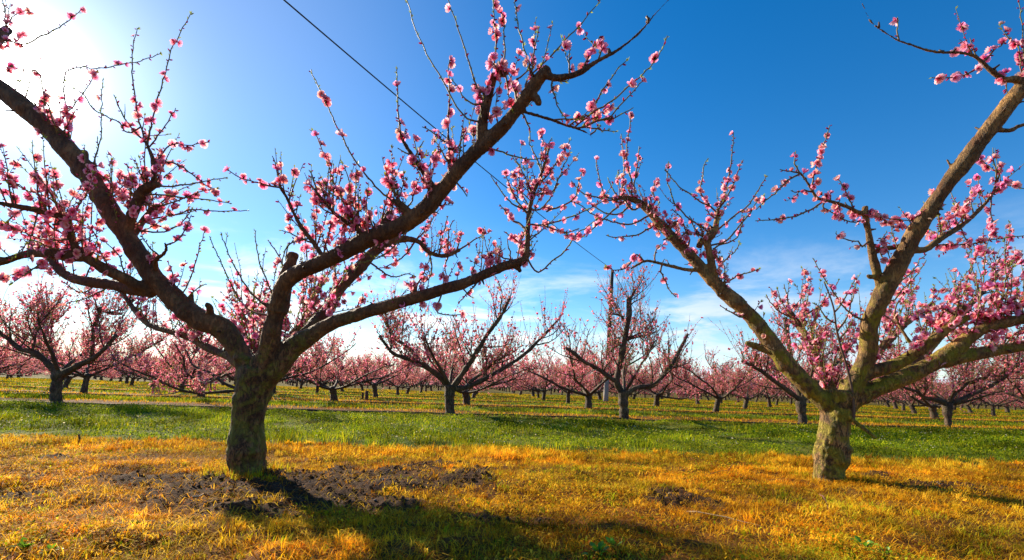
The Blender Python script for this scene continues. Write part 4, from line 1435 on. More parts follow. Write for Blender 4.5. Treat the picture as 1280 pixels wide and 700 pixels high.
def right_tree():
    T = HeroTree('peach_tree', 'large peach tree in bloom with pale mossy limbs above a trunk with a graft ring', (1040, 603), M['bark_pale'], 5, 0.029)
    B, W = T.branch, T.twig
    B('trunk', None, 0.0, '1037,620,50 1037,604,46 1037,590,43 1037,581,43 1039,574,49 1040,560,47 1042,542,46 1045,522,47 1049,504,52 1052,492,54')
    B('R1', 'trunk', 0.30, '1044,516,34 1026,498,30 1008,481,28 988,460,26 972,440,26 958,420,25 942,400,24 924,381,23 908,367,21 892,352,19 876,334,17.5 860,316,16.5 844,300,15.5 828,284,14 814,268,12 800,254,10.5 786,248,8 772,246,5', 'R1')
    B('R1a', 'R1', -0.05, '900,362,13 893,346,12 889,328,11 886,312,10 883,302,11 888,294,13 894,286,9 896,274,6.5 898,260,5')
    B('R1b', 'R1', 0.05, '876,338,5.5 858,337,5 840,333,5 824,329,4.5 808,326,4 797,331,3 788,336,2.5')
    B('R1c', 'R1', 0.04, '838,294,10 831,283,9 827,275,8')
    B('R1d', 'R1', 0.04, '834,286,8 840,281,7 845,278,5')
    B('R1e', 'R1', 0.12, '972,444,11 958,438,9 944,432,8 932,428,6')
    B('R1f', 'R1', 0.0, '884,300,9 877,300,8 874,302,6')
    # middle limb, going up to the right
    B('R2', 'trunk', -1.15, '1052,508,46 1062,488,38 1074,468,32 1083,448,29 1086,428,28 1086,410,27 1090,396,26 1098,378,27 1108,358,29 1119,338,30 1131,316,30 1142,296,28 1152,278,25 1168,254,24 1186,228,24 1205,203,24 1224,178,25 1244,152,26 1264,126,26 1288,97,25 1335,42,22 1375,-10,18', 'R2')
    B('R2a', 'R2', -0.12, '1108,372,16 1100,354,14 1095,336,13 1091,320,12 1088,304,11 1085,288,10.5 1082,272,10.5 1081,258,9')
    B('R2k', 'R2a', 0.0, '1095,348,8 1087,346,7 1084,344,5')
    B('R2b', 'R2a', -0.12, '1084,268,8 1072,265,6.5 1060,259,5.5 1046,254,5.5 1032,250,5.5 1021,247,5.5 1014,236,5 1008,226,4.5 1001,217,4')
    B('R2c', 'R2a', 0.05, '1090,318,7 1098,313,7.5 1108,310,7 1120,309,7 1134,303,7')
    B('R2d', 'R2', -0.05, '1140,314,12 1156,312,9 1168,304,8.5 1182,294,8 1196,286,8 1212,274,6.5 1226,260,5.5 1238,246,4.5 1246,228,4 1252,208,3')
    B('R2e', 'R2', -0.15, '1278,106,16 1268,99,13 1258,100,10.5 1246,94,9 1236,86,8.5 1226,76,7 1216,69,6 1200,66,5 1180,65.5,4.5 1160,63,4.2 1142,57,4 1124,51,3.8 1110,43,3.4 1098,35,3.2 1088,26,3 1082,14,2.8 1075,-3,2.4')
    B('R2f', 'R2', 0.0, '1195,218,5 1190,212,4.5 1187,206,4 1184,199,3.5')
    B('R2g', 'R2', -0.05, '1256,168,7 1264,163,6 1272,158,5 1284,155,4.5 1300,152,3')
    B('R2h', 'R2', 0.05, '1112,352,6 1104,348,4 1098,344,3')
    # heavy limb reaching low to the right
    B('R3', 'trunk', -0.45, '1058,512,42 1074,496,35 1092,487,32 1112,479,30 1134,471,29 1156,459,29 1176,448,30 1194,437,31 1208,424,25 1224,413,22 1244,406,20 1266,401,18 1292,394,16 1330,380,13', 'R3')
    B('R3b', 'R3', -0.15, '1180,452,22 1200,446,19 1222,442,17 1246,438,16 1270,434,15 1300,428,13 1340,418,10')
    B('R3c', 'R3', 0.0, '1222,414,12 1230,402,9 1236,394,6')
    B('R4', 'R2', -0.30, '1078,470,24 1092,464,21 1110,459,19 1128,451,17 1144,441,16.5 1160,430,16 1176,417,16 1190,405,15 1198,392,13 1204,382,12', 'R4')
    B('R4a', 'R4', 0.05, '1150,440,8 1142,433,6.5 1132,420,6 1124,406,5 1118,392,4.5')
    B('R4b', 'R4', -0.02, '1186,408,12 1200,402,13 1210,396,11')
    # thin sprouts from the crotch
    B('R5', 'trunk', -0.22, '1052,494,6 1048,500,6 1056,515,6 1066,525,6.5 1080,536,6 1096,548,4.5', 'trunk')
    B('R6', 'R5', -0.02, '1068,526,4.5 1067,510,4 1064,482,3.8 1058,456,3.5 1050,430,3.2 1045,408,3 1043,390,2.6 1038,372,2.4 1030,352,2', 'trunk', False)
    B('R7', 'trunk', 0.75, '1042,500,22 1030,470,15 1022,446,12 1010,424,11 996,404,10 986,388,8', 'R7')
    B('R8', 'trunk', 0.95, '1058,496,22 1076,470,14 1098,440,12 1124,412,10 1142,396,9 1166,380,7', 'R8')
    B('R9', 'R3', 0.9, '1120,478,16 1146,452,13 1176,420,11 1206,388,9 1236,356,8 1262,330,6', 'R9')
    tw = [
        ('R1a', -.02, '898,262 906,240 912,215 915,190 917,165', 1.7), ('R1a', -.02, '898,265 912,240 920,222 924,208 929,200', 1.7), ('R1a', 0, '897,268 888,258 875,252 862,242 852,236 844,228 836,218 830,212', 1.2), ('R1a', 0, '888,292 878,284 868,278 858,270 850,262 842,252 838,238 834,225 836,203', .9),
        ('R1a', 0, '876,252 875,240 878,225 880,207 884,200', .9), ('R1a', -.03, '894,290 906,280 920,268 932,260 940,250 946,240 952,230 957,222', .9), ('R1a', -.03, '890,306 906,302 918,290 928,278 935,270 944,256 954,246', .8), ('R1a', 0, '888,318 896,308 918,300 926,285 930,272', .9), ('R1a', -.02, '893,354 910,352 920,345 930,342 940,340 948,337', .9), ('R1a', 0, '892,346 902,330 910,322 918,315 924,305', 1.4), ('R1a', 0, '884,300 872,292 868,285 862,270', 1.0), ('R1a', 0, '886,304 902,330', 2.0), ('R1a', -.02, '896,276 888,268 882,262', 2.0),
        ('R1', .02, '802,256 790,262 778,240 780,215 779,190 777,167', 1.1), ('R1', .02, '800,254 790,244 790,228 784,205 784,180 787,160 789,142', 1.5), ('R1', .02, '798,252 793,235 795,215 798,200 799,183', .9), ('R1', .02, '790,250 768,248 756,244 750,225 746,208 745,197', .8), ('R1', .02, '786,248 762,250 745,246 730,242 722,236 714,226', .9), ('R1', .02, '812,268 790,280 770,278 750,272 738,266 728,258 718,252', 1.1), ('R1', 0, '822,280 800,292 780,296 762,296 758,294', 1.4), ('R1', 0, '786,248 774,246 766,236 760,222', 1.0),
        ('R1', 0, '782,250 770,260 752,276 735,290 722,300', .8), ('R1', .04, '790,252 782,262 770,268 752,264 735,252', .6), ('R1', 0, '830,285 818,270 812,255 816,240', 1.4), ('R1', 0, '810,264 818,252 816,238 818,226', 1.4), ('R1', 0, '846,300 856,292 866,290 874,296', 1.8), ('R1', 0, '858,312 862,300 856,285 850,270 840,262', 1.2),
        ('R1b', 0, '806,327 796,318 785,333 770,338 758,334', 1.8), ('R1b', 0, '826,330 826,340 832,352 836,362 845,372', 1.6), ('R1b', 0, '820,328 818,318 826,305', .8), ('R1', 0, '900,366 892,352', 2.0), ('R1', -.02, '938,398 925,396 910,388 900,382', .6), ('R1', 0, '940,402 934,392 928,395', 2.0),
        ('R2b', -.02, '1001,217 992,214 985,214 975,212', 3.0), ('R2b', -.02, '1001,217 985,225 975,235 965,245 955,252 946,262', 2.0), ('R2b', 0, '1014,240 1005,238 994,240 988,238', 1.6), ('R2b', -.02, '1000,218 993,205 994,195 995,188', .9), ('R2b', -.03, '1014,240 1016,225 1021,208 1026,192 1032,174 1037,157', 2.0), ('R2b', 0, '1030,250 1018,260 1008,265 995,270 980,273 962,275 945,276', 1.5), ('R2b', 0, '1068,262 1062,250 1056,236 1050,228 1046,222', 2.0), ('R2b', 0, '1050,256 1046,266 1054,274 1068,278 1080,276', 2.6), ('R2b', 0, '1032,251 1028,258 1035,262 1046,270', 2.0),
        ('R2a', -.05, '1082,270 1092,268 1104,272 1115,274 1128,275 1142,276', 3.2), ('R2a', -.05, '1083,265 1090,262 1100,270 1118,284 1130,285', 3.0), ('R2a', -.05, '1088,300 1078,308 1072,302 1062,300 1052,297 1044,292', 1.4), ('R2a', 0, '1090,300 1098,312 1102,300 1108,290', 1.2), ('R2', -.05, '1150,280 1154,266 1158,258', 3.0),
        ('R2c', 0, '1100,312 1105,325 1110,330 1112,345', .7), ('R2d', 0, '1164,308 1180,306 1198,306 1220,304 1240,300 1262,296 1285,294', 1.5), ('R2d', 0, '1180,300 1176,286 1172,270', .8), ('R2d', -.02, '1246,230 1245,215 1242,200 1241,185', 1.0), ('R2d', 0, '1240,245 1238,260 1240,280 1236,300', 1.8), ('R2d', -.02, '1232,252 1250,232 1256,225', 2.0), ('R2d', 0, '1200,285 1208,300 1214,312', 1.4), ('R2d', 0, '1242,240 1260,232 1280,236', .7),
        ('R2e', 0, '1123,51 1122,38 1122,22', .5), ('R2e', 0, '1225,86 1210,92 1195,96 1182,97 1165,97', 1.3), ('R2e', 0, '1232,74 1242,64 1250,57 1262,46', 1.6), ('R2e', 0, '1222,72 1216,58 1212,48', 3.4), ('R2e', 0, '1215,70 1210,58 1200,50', 3.0), ('R2e', -.05, '1276,98 1280,75 1279,50 1277,25 1274,-4', .7), ('R2e', 0, '1282,80 1274,60 1264,50 1256,42', 2.0), ('R2e', 0, '1258,100 1258,110 1260,118', 2.0),
        ('R2', .02, '1110,380 1118,360 1128,350 1140,340 1150,325 1158,318', 1.0), ('R2', .05, '1105,392 1120,372 1130,360 1142,348 1150,338 1158,325', .8), ('R2', .05, '1092,400 1080,400 1066,394 1055,384 1046,372 1038,360 1030,348 1022,334 1016,322', .9), ('R2', .02, '1094,398 1096,385 1094,370 1092,362', .9), ('R2', .05, '1098,388 1112,398 1120,404 1128,400', 1.2),
        ('R4', .0, '1140,442 1150,420 1158,400 1164,388', 1.0), ('R4', -.05, '1176,418 1190,395 1200,375 1210,350 1220,320 1226,300', 1.4), ('R4', 0, '1160,430 1170,405 1184,380 1196,360 1206,345 1216,330', 1.2), ('R4', 0, '1196,396 1186,390 1176,385 1160,390 1145,390', 1.5), ('R4', -.05, '1190,404 1200,398 1215,386', 1.8), ('R4a', 0, '1118,394 1122,380 1132,365 1138,350', 1.0),
        ('R3', -.05, '1216,418 1222,395 1226,370 1230,345 1232,315 1240,285', 2.0), ('R3', -.05, '1228,412 1240,385 1245,365 1244,340 1250,320', 1.6), ('R3', 0, '1244,406 1250,380 1262,360 1275,345 1290,335', 1.4), ('R3', 0, '1194,432 1180,415 1172,405 1160,400', 1.4), ('R3', 0, '1232,410 1222,392 1212,384', 2.4), ('R3', -.05, '1266,402 1250,390 1240,370 1232,355', 1.6), ('R3', 0, '1262,404 1268,385 1280,370', 1.2), ('R3b', -.05, '1250,440 1262,424 1272,415 1285,412', 1.2), ('R3', -.03, '1176,445 1174,455', 2.2), ('R3', -.05, '1250,405 1258,372 1262,340 1280,318', 1.4),
        ('R3c', 0, '1236,395 1242,372 1254,352 1262,340', 1.4),
        ('R7', 0, '986,388 984,372 980,355', .9), ('R7', 0, '996,404 1010,392 1022,384 1034,374 1042,362 1048,350', 1.2), ('R7', 0, '990,398 975,390 965,380 958,372', 1.0), ('R7', 0, '1010,424 1018,402 1026,384 1036,362', 1.0), ('R7', 0, '1000,412 990,395 978,380 972,362', .9),
        ('R6', 0, '1043,392 1052,380 1060,366 1068,350', .7), ('R6', 0, '1048,425 1060,410 1066,398', .8), ('R6', 0, '1044,405 1032,396 1024,384 1016,378', .8), ('R6', 0, '1046,415 1058,398 1064,380 1072,345', .9),
    ]
    for par, dy, sp, fl in tw:
        T.twig(par, dy, sp, fl, sub=(1 if T.rng.uniform() < 0.35 else 0))
    T.auto('R1', 26, .62, 1, (.08, .26), 1.6)
    T.auto('R1', 8, .25, .6, (.08, .22), 1.2)
    T.auto('R1a', 10, .2, 1, (.08, .24), 1.5)
    T.auto('R2d', 14, .2, 1, (.10, .32), 1.4)
    T.auto('R1', 14, .4, 1, (.15, .42), .8, 1.3, .4, .5)
    T.auto('R2', 8, .3, .6, (.12, .34), .7, 1.0, .4, .6)
    T.auto('R2d', 8, .2, 1, (.18, .42), .8, 1.2, .5, .5)
    T.auto('R3', 14, .45, 1, (.2, .55), .8, 1.4, .5, .5)
    T.auto('R7', 22, .1, 1, (.25, .65), .5, 1.4, .5, .45)
    T.auto('R8', 22, .1, 1, (.25, .65), .5, 1.4, .5, .45)
    T.auto('R9', 18, .2, 1, (.25, .6), .55, 1.3, .5, .45)
    T.auto('R1a', 6, .3, 1, (.15, .38), .7, 1.2, .4, .5)
    T.auto('R3', 18, .5, 1, (.14, .42), 1.1)
    T.auto('R3b', 12, .2, 1, (.12, .35), 1.2)
    T.auto('R4', 12, .3, 1, (.10, .34), 1.1)
    T.auto('R7', 22, .1, 1, (.15, .42), 1.3)
    T.auto('R8', 22, .1, 1, (.15, .42), 1.3)
    T.auto('R9', 24, .2, 1, (.15, .45), 1.0)
    T.auto('R2b', 4, .4, 1, (.06, .14), 2.0)
    for nm, n, a, b in (('R1', 14, .6, 1), ('R2a', 4, .8, 1), ('R2b', 6, .1, 1), ('R3', 10, .4, 1), ('R4', 10, .4, 1), ('R2e', 5, .1, .4)):
        T.spurs(nm, n, a, b)
    T.finish()
    return T


left_tree()
right_tree()


# ------------------------------------------------------------------ the trees of the rows behind
def tree_dims():
    return dict(trunk_h=0.46, trunk_r=0.105)


class RowTree:
    """local coordinates: foot at the origin; x along the picture, y away"""
    def __init__(self, seed):
        self.rng = np.random.default_rng(seed)
        self.wood = []                     # (limb number, pts, rr)
        self.dr = Dress(self.rng, False, 0.031)

    def trunk(self, pts, rr):
        p, r = resample(pts, rr, 0.06)
        self.tr = (p, r)

    def limb(self, pts, rr, nsec=6, dress=1.0, fl=1.0, far=1.0):
        rng = self.rng
        p, r = resample(pts, rr, 0.09)
        p = p + np.cumsum(rng.normal(size=p.shape) * 0.006, 0) * np.linspace(0, 1, len(p))[:, None]
        n = len(self.wood)
        self.wood.append((n, p, r))
        shoots_along(self.dr, p, r, rng, int(24 * dress), 0.2, 1.0, (0.3, 0.85 * far), 1.1 * fl, 0.0062, 6, 3, 1.0, 0.45, 0.65)
        for _ in range(nsec):
            t = rng.uniform(0.22, 0.95)
            i = min(int(t * (len(p) - 1)), len(p) - 2)
            tg = unit(p[i + 1] - p[i])
            o = rng.normal(size=3)
            o = unit(o - tg * np.dot(o, tg))
            d = unit(o * 0.9 + tg * 0.6 + UP * rng.uniform(0.0, 0.7))
            L = rng.uniform(0.35, 0.95) * far * (1.15 - 0.5 * t)
            s = sprout(p[i], d, L, rng, 7, 0.35, 0.12)
            r0 = min(r[i] * 0.55, 0.018)
            rs = np.linspace(r0, 0.007, len(s))
            self.wood.append((n, s, rs))
            shoots_along(self.dr, s, rs, rng, int(13 * dress), 0.1, 1.0, (0.22, 0.62 * far), 1.15 * fl, 0.0058, 6, 3, 0.8, 0.35)

    def build(self, name, split=True):
        root = empty(name)
        a = Acc()
        a.tube(self.tr[0], self.tr[1] * (1 + 0.10 * self.rng.normal(size=len(self.tr[1]))), 10)
        objs = {}
        accs = {}
        for n, p, r in self.wood:
            k = n if split else -1
            accs.setdefault(k, Acc()).tube(p, r * (1 + 0.09 * self.rng.normal(size=len(r))), 7 if r[0] > 0.03 else 5)
        if not split:
            b = accs[-1]
            a.add(np.vstack(b.v), None, None)
            off = a.n - b.n
            a.q += [q + off for q in b.q]
            a.t += [q + off for q in b.t]
        a.obj('trunk', M['bark_far'], root, color=False)
        if split:
            for k, b in accs.items():
                b.obj('limb', M['bark_far'], root, color=False)
        crown = Acc()
        self.dr.bloom_acc(crown)
        self.dr.leaf_acc(crown)
        cr = crown.obj('crown', M['petal'], root, smooth=False)
        self.dr.tw.obj('twigs', M['twig'], root if not split else cr)
        return root


def grown_tree(seed, name):
    T = RowTree(seed)
    rng = T.rng
    h = rng.uniform(0.40, 0.55)
    lean = rng.normal(size=2) * 0.05
    r = rng.uniform(0.075, 0.105)
    fork = np.array((lean[0], lean[1], h))
    T.trunk([(0, 0, -0.06), (0, 0, 0.05), (lean[0] * 0.5, lean[1] * 0.5, h * 0.6), tuple(fork), tuple(fork + (0, 0, 0.06))], [r * 1.25, r * 1.05, r * 0.95, r * 1.1, r * 0.7])
    n = rng.integers(4, 6)
    a0 = rng.uniform(0, 6.28)
    for k in range(n):
        a = a0 + k * 6.283 / n + rng.normal() * 0.22
        L = rng.uniform(2.0, 2.9)
        el = rng.uniform(0.22, 0.62)
        pts = [fork * (1, 1, 0.9)]
        d = np.array((math.cos(a) * math.cos(el), math.sin(a) * math.cos(el), math.sin(el)))
        for j in range(6):
            d = unit(d + UP * rng.uniform(-0.02, 0.20) + rng.normal(size=3) * 0.13)
            pts.append(pts[-1] + d * L / 6)
        T.limb(pts, np.linspace(r * 0.46, 0.012, 7), rng.integers(5, 8), 0.9, rng.uniform(0.65, 1.0))
    return T.build(name, False)


def traced_row_tree(foot, limbs, extra, seed, name, label, full=1.0):
    """second-row trees whose limbs can be told in the photo: traced, plus limbs growing towards and away from us"""
    T = RowTree(seed)
    rng = T.rng
    Y = foot.y
    f = V(foot)
    dY = {}

    def pt(px, py, dy):
        q, m = at_y(px, py, Y + dy)
        return V(q) - f, m

    first = True
    for spec, dy, nsec in limbs:
        P = [tuple(float(a) for a in w.split(',')) for w in spec.split()]
        pts, rr = [], []
        for i, p in enumerate(P):
            q, m = pt(p[0], p[1], dy * i / (len(P) - 1))
            pts.append(q)
            rr.append(m)
        rr = round_radius([p_ + f for p_ in pts], [p[2] for p in P], rr)
        if first:
            pts[0][2] = -0.06
            T.trunk(pts, np.array(rr) * 0.88)
            fork = T.tr[0][-1]
            first = False
        else:
            T.limb(pts, np.array(rr) * 0.9, nsec, 0.95 * full, 0.55 * full, 1.25)
    for (a, el, L) in extra:
        pts = [fork * (1, 1, 0.92)]
        d = np.array((math.cos(a) * math.cos(el), math.sin(a) * math.cos(el), math.sin(el)))
        for j in range(6):
            d = unit(d + UP * rng.uniform(0, 0.16) + rng.normal(size=3) * 0.10)
            pts.append(pts[-1] + d * L / 6)
        T.limb(pts, np.linspace(0.042, 0.012, 7), 5, 0.9 * full, 0.6 * full, 1.25)
    root = T.build(name, True)
    root.location = (f[0], f[1], gz(f[0], f[1]) + 0.0)
    tag(root, label, 'tree')
    return root


PI = math.pi
traced_row_tree(ROW2[0], [('70,504,20 70,488,18 72,474,20 74,463,20', 0, 0), ('73,470,13 60,455,11 45,442,9 25,436,8 10,424,7 0,415,7 -12,402,5', -.4, 6), ('40,441,6 43,424,6 46,410,5 49,398,5 46,385,3', 0, 4),
                         ('74,470,12 86,464,10 102,455,9 120,446,7 136,432,6 150,418,4', -.3, 6), ('114,448,7 116,430,7 116,414,6 120,398,6 123,384,5', -.2, 5), ('122,386,4 138,392,3.5 153,393,3', 0.1, 2)],
                [(PI * .5, .6, 2.0), (-PI * .4, .7, 1.7), (PI * .75, .6, 2.0)], 41, 'peach_tree', 'gnarled peach tree in bloom under the low left limbs of the dark tree')
traced_row_tree(ROW2[2], [('563,521,15 562,508,14 562,494,15 563,482,18', 0, 0), ('562,486,9 551,472,8 538,462,7.5 525,454,7 508,448,6 491,442,5 482,432,4.5 474,420,4', -.5, 6), ('525,455,6 516,440,5.5 505,430,5 494,422,5 485,408,4.5 479,394,4', .4, 6),
                         ('566,484,9 577,468,8 587,453,7.5 594,442,7 601,430,6.5 611,414,6 622,400,5.5 630,386,5 636,372,4', -.6, 7), ('566,486,8 582,484,7.5 600,476,7 615,468,6 630,460,5.5 646,450,5 662,437,4.5 680,420,4 697,402,3.5 703,394,2.5', .1, 8), ('586,478,5 606,464,4 628,448,4 640,438,3', .6, 5)],
                [(PI * .5, .65, 2.0), (-PI * .6, .7, 1.6)], 42, 'peach_tree', 'open vase-shaped peach tree in bloom, alone in the gap between the big trees')
traced_row_tree(ROW2[3], [('780,526,14 780,512,13 779,500,14 780,488,17', 0, 0), ('778,492,10 771,478,9 773,464,9 776,448,9 779,432,8.5 782,414,8 784,398,8 785,384,8 785,373,7', -.2, 6), ('785,378,5 790,370,4 797,360,3', 0, 3), ('772,478,7 760,470,6.5 748,462,6 736,456,5.5 725,450,5.5 714,442,5 704,436,4', -.6, 7),
                         ('784,492,8 796,484,7.5 814,482,7.5 824,474,7 832,464,7 840,452,6 846,440,5.5 852,428,5 857,416,4', .2, 7), ('781,426,5 790,422,4 802,419,3.5 812,416,3 818,413,2.5', .1, 3), ('764,440,5 768,428,4.5 773,420,4', 0, 2), ('780,400,4 772,388,3.5 768,380,3', 0, 0), ('780,396,3 772,393,3 762,392,2.5', 0, 0)],
                [(PI * .42, .6, 2.0), (-PI * .35, .7, 1.5)], 43, 'peach_tree', 'peach tree with an upright sawn-off middle limb before the tall pole', 0.72)
traced_row_tree(ROW2[4], [('1004,532,14 1003,520,13 1001,508,16 1002,496,15', 0, 0), ('1002,500,9 996,480,8 990,460,7 987,436,7 986,416,7 985,398,6', .1, 6), ('1000,500,8 985,488,7 968,476,6 950,462,5 930,450,4', -.3, 7), ('1006,498,8 1022,480,7 1040,462,6 1058,440,5 1066,424,4', .3, 7)],
                [(PI * .5, .6, 2.0), (-PI * .5, .7, 1.6)], 44, 'peach_tree', 'peach tree in bloom half hidden behind the left limb of the big mossy tree')
traced_row_tree(ROW2[5], [('1185,535,13 1185,524,12 1184,514,16 1185,502,16', 0, 0), ('1189,504,8 1200,500,7 1212,494,6.5 1226,487,6 1240,480,6 1252,470,5 1264,460,5 1275,448,4', -.3, 7), ('1186,502,8 1194,490,7 1206,480,7 1214,468,6.5 1217,456,6 1218,444,5', .2, 6), ('1182,504,7 1168,499,6 1155,496,5 1144,488,5 1132,484,4 1118,476,3', -.2, 7), ('1216,476,5 1236,470,4 1256,464,4 1272,462,3', .3, 4)],
                [(PI * .5, .6, 1.9), (PI * .8, .6, 1.9), (-PI * .5, .7, 1.5)], 45, 'peach_tree', 'peach tree with a bulging trunk under the low right limb of the mossy tree')


def copy_tree(o):
    c = o.copy()
    COL.objects.link(c)
    for ch in o.children:
        d = ch.copy()
        COL.objects.link(d)
        d.parent = c
        for g in ch.children:
            e = g.copy()
            COL.objects.link(e)
            e.parent = d
    return c


PROTO = [grown_tree(100 + k, 'peach_tree') for k in range(8)]
used = [False] * len(PROTO)


def place_tree(x, y, rng, label, group):
    k = int(rng.integers(0, len(PROTO)))
    if not used[k]:
        o = PROTO[k]
        used[k] = True
    else:
        o = copy_tree(PROTO[k])
    s = rng.uniform(0.95, 1.25)
    o.location = (x, y, gz(x, y) if math.hypot(x, y) < 40 else 0.0)
    o.rotation_euler = (0, 0, rng.uniform(0, 6.28))
    o.scale = (s, s, s * rng.uniform(0.78, 1.0))
    tag(o, label, 'tree', group)
    return o


def build_rows():
    rng = np.random.default_rng(77)
    place = []
    # the second row goes on to both sides of the traced trees, and one stands behind the big left trunk
    u2 = [row_uv(p.x, p.y)[0] for p in ROW2]
    for u in (u2[0] - SPACING * 1.05, u2[1], u2[5] + SPACING * 1.05):
        place.append((2, u, V_ROW2))
    for r in range(3, 40):
        v = V_ROW2 + (r - 2) * GAP
        for k in range(-60, 60):
            if rng.uniform() < 0.035:
                continue
            place.append((r, 1.2 + k * SPACING + rng.normal() * 0.16, v + rng.normal() * 0.12))
    vis = []
    for r, u, v in place:
        x, y = row_xy(u, v)
        if y > 2 and abs(x) < 1.07 * y + 2.4:
            vis.append((r, x, y))
    vis.sort(key=lambda t: t[2])
    near, rest = vis[:282], vis[282:]
    hw = {2: 'second', 3: 'third', 4: 'fourth'}
    for r, x, y in near:
        if r == 2:
            lab = ('peach tree in bloom half cut by the left edge of the photo' if x < -9 else
                   'peach tree in bloom hidden behind the trunk of the big dark tree' if x < 2 else 'peach tree in bloom at the right edge of the photo in the second row')
            place_tree(x, y, rng, lab, 'peach trees of the second row')
        elif r == 3:
            place_tree(x, y, rng, 'smaller blossoming peach tree in the third row, behind the foremost row trees', 'peach trees of the third row')
        else:
            place_tree(x, y, rng, 'small pink peach tree far back among the many rows of the orchard', 'peach trees of the far rows')
    # what lies further still reads as one pink mass
    acc, wd = Acc(), Acc()
    pet = np.array([(-1, -1, 0), (1, -1, 0.3), (1, 1, 0), (-1, 1, 0.3)], float)
    tm = (pet, np.array([[0, 1, 2, 3]]), np.zeros((0, 3), int), np.ones((4, 3)))
    for r, x, y in rest:
        if y > 150:
            continue
        n = 150
        a = rng.uniform(0, 6.28, n)
        q = rng.uniform(0.15, 1.0, n) ** 0.6
        p = np.stack([x + np.cos(a) * q * 1.9, y + np.sin(a) * q * 1.9, 0.45 + q * rng.uniform(0.3, 1.0, n) * 1.75], 1)
        c = np.array((0.62, 0.20, 0.25)) * rng.uniform(0.55, 1.35, (n, 1))
        acc.inst(tm, p, frames(rng.normal(size=(n, 3)), rng), rng.uniform(0.05, 0.13, n), c * (1.25, 1.6, 1.55))
        acc.tube([(x, y, -0.05), (x, y, 0.3), (x, y, 0.6)], [0.12, 0.1, 0.1], 5, (0.05, 0.028, 0.018))
        for j in range(4):
            b = rng.uniform(0, 6.28)
            acc.tube([(x, y, 0.5), (x + math.cos(b) * 0.8, y + math.sin(b) * 0.8, 1.1), (x + math.cos(b) * 1.4, y + math.sin(b) * 1.4, 2.0)], [0.07, 0.045, 0.02], 4, (0.06, 0.03, 0.02))
    o = acc.obj('distant_orchard', M['petal'], smooth=False)
    tag(o, 'pink mass of far orchard rows along the horizon', 'orchard', kind='stuff')


build_rows()


# ------------------------------------------------------------------ poles and cable
M['pole'] = tint_material('weathered pole', 0.8, 0.2, 0.4, 14)
M['cable'] = tint_material('black cable', 0.5, 0.4)
M['hose'] = tint_material('black hose', 0.6, 0.3)


def pole_foot(px, py):
    return on_ground(px, py)


def utility_pole(base, top_px, top_py, r0, r1, label, tilt_extra=0.0):
    tp, m = at_y(top_px, top_py, base.y)
    root = empty('utility_pole', base)
    tag(root, label, 'pole')
    f, t = V(base), V(tp)
    d = t - f
    a = Acc()
    s = np.linspace(-0.03, 1, 14)
    pts = s[:, None] * d
    col = np.where((s < 0.36)[:, None], np.array((0.34, 0.31, 0.27)), np.array((0.045, 0.042, 0.038)))
    a.tube(pts, r0 + (r1 - r0) * np.clip(s, 0, 1), 12, np.repeat(col, 12, 0))
    a.obj('shaft', M['pole'], root)
    c = Acc()
    c.tube([d * 0.985 + (0.0, 0, 0), d * 0.985 + (0, -0.16, 0.0)], [0.03, 0.03], 8, (0.05, 0.05, 0.05))
    c.obj('bracket', M['pole'], root)
    i = Acc()
    i.tube([d * 0.985 + (0, -0.16, -0.06), d * 0.985 + (0, -0.16, -0.02), d * 0.985 + (0, -0.16, 0.05), d * 0.985 + (0, -0.16, 0.1)], [0.03, 0.06, 0.05, 0.02], 8, (0.14, 0.10, 0.08))
    i.obj('insulator', M['pole'], root)
    return f + d * 0.985 + np.array((0, -0.16, 0.1))


BASE1 = on_ground(757, 502.5)
BASE2 = on_ground(834, 496.2)
tip1 = utility_pole(BASE1, 765.5, 338, 0.14, 0.085, 'tall leaning utility pole with a pale grey foot behind the second row')
tip2 = utility_pole(BASE2, 836, 426, 0.17, 0.10, 'distant utility pole showing small over the far trees')
# the cable runs from the far pole to the near one and on over our heads
over, _ = at_y(372, -2, 7.4)
a = V(over)
direction = (a - tip1)
end = a + direction * 0.35
pts = []
for k in range(60):
    s = k / 59
    p = tip1 + (end - tip1) * s
    p = p + UP * (-0.30 * 4 * s * (1 - s) + 0.0)
    pts.append(p)
c = Acc()
c.tube(pts, 0.0135, 6, (0.02, 0.02, 0.022))
o = c.obj('overhead_cable', M['cable'])
tag(o, 'black cable slanting down across the sky from overhead to the tall pole', 'cable')
c = Acc()
pts = [tip1 + (tip2 - tip1) * s + UP * (-1.3 * 4 * s * (1 - s)) for s in np.linspace(0, 1, 40)]
c.tube(pts, 0.02, 5, (0.02, 0.02, 0.022))
o = c.obj('overhead_cable', M['cable'])
tag(o, 'thin cable hanging between the two utility poles', 'cable')


# ------------------------------------------------------------------ drip hoses along the rows, sticks, stakes, weeds
def hose(v, u0, u1, rng, label):
    acc = Acc()
    us = np.linspace(u0, u1, 240)
    w = v + 0.05 * np.sin(us * 0.9 + rng.uniform(0, 6)) + 0.03 * rng.normal(size=240).cumsum() * 0.2
    x, y = row_xy(us, w)
    z = ground_z(x, y) + 0.016
    acc.tube(np.stack([x, y, z], 1), 0.012 + 0.0007 * v, 6, (0.03, 0.026, 0.022))
    o = acc.obj('irrigation_hose', M['hose'])
    tag(o, label, 'hose', 'irrigation hoses along the rows')


hr = np.random.default_rng(4)
for i, nm in enumerate(('second', 'third', 'fourth', 'fifth', 'sixth')):
    v = V_ROW2 + i * GAP
    hose(v - 0.62, -14 - 6 * i, 18 + 7 * i, hr, 'dark irrigation hose lying along the foot of the %s tree row' % nm)


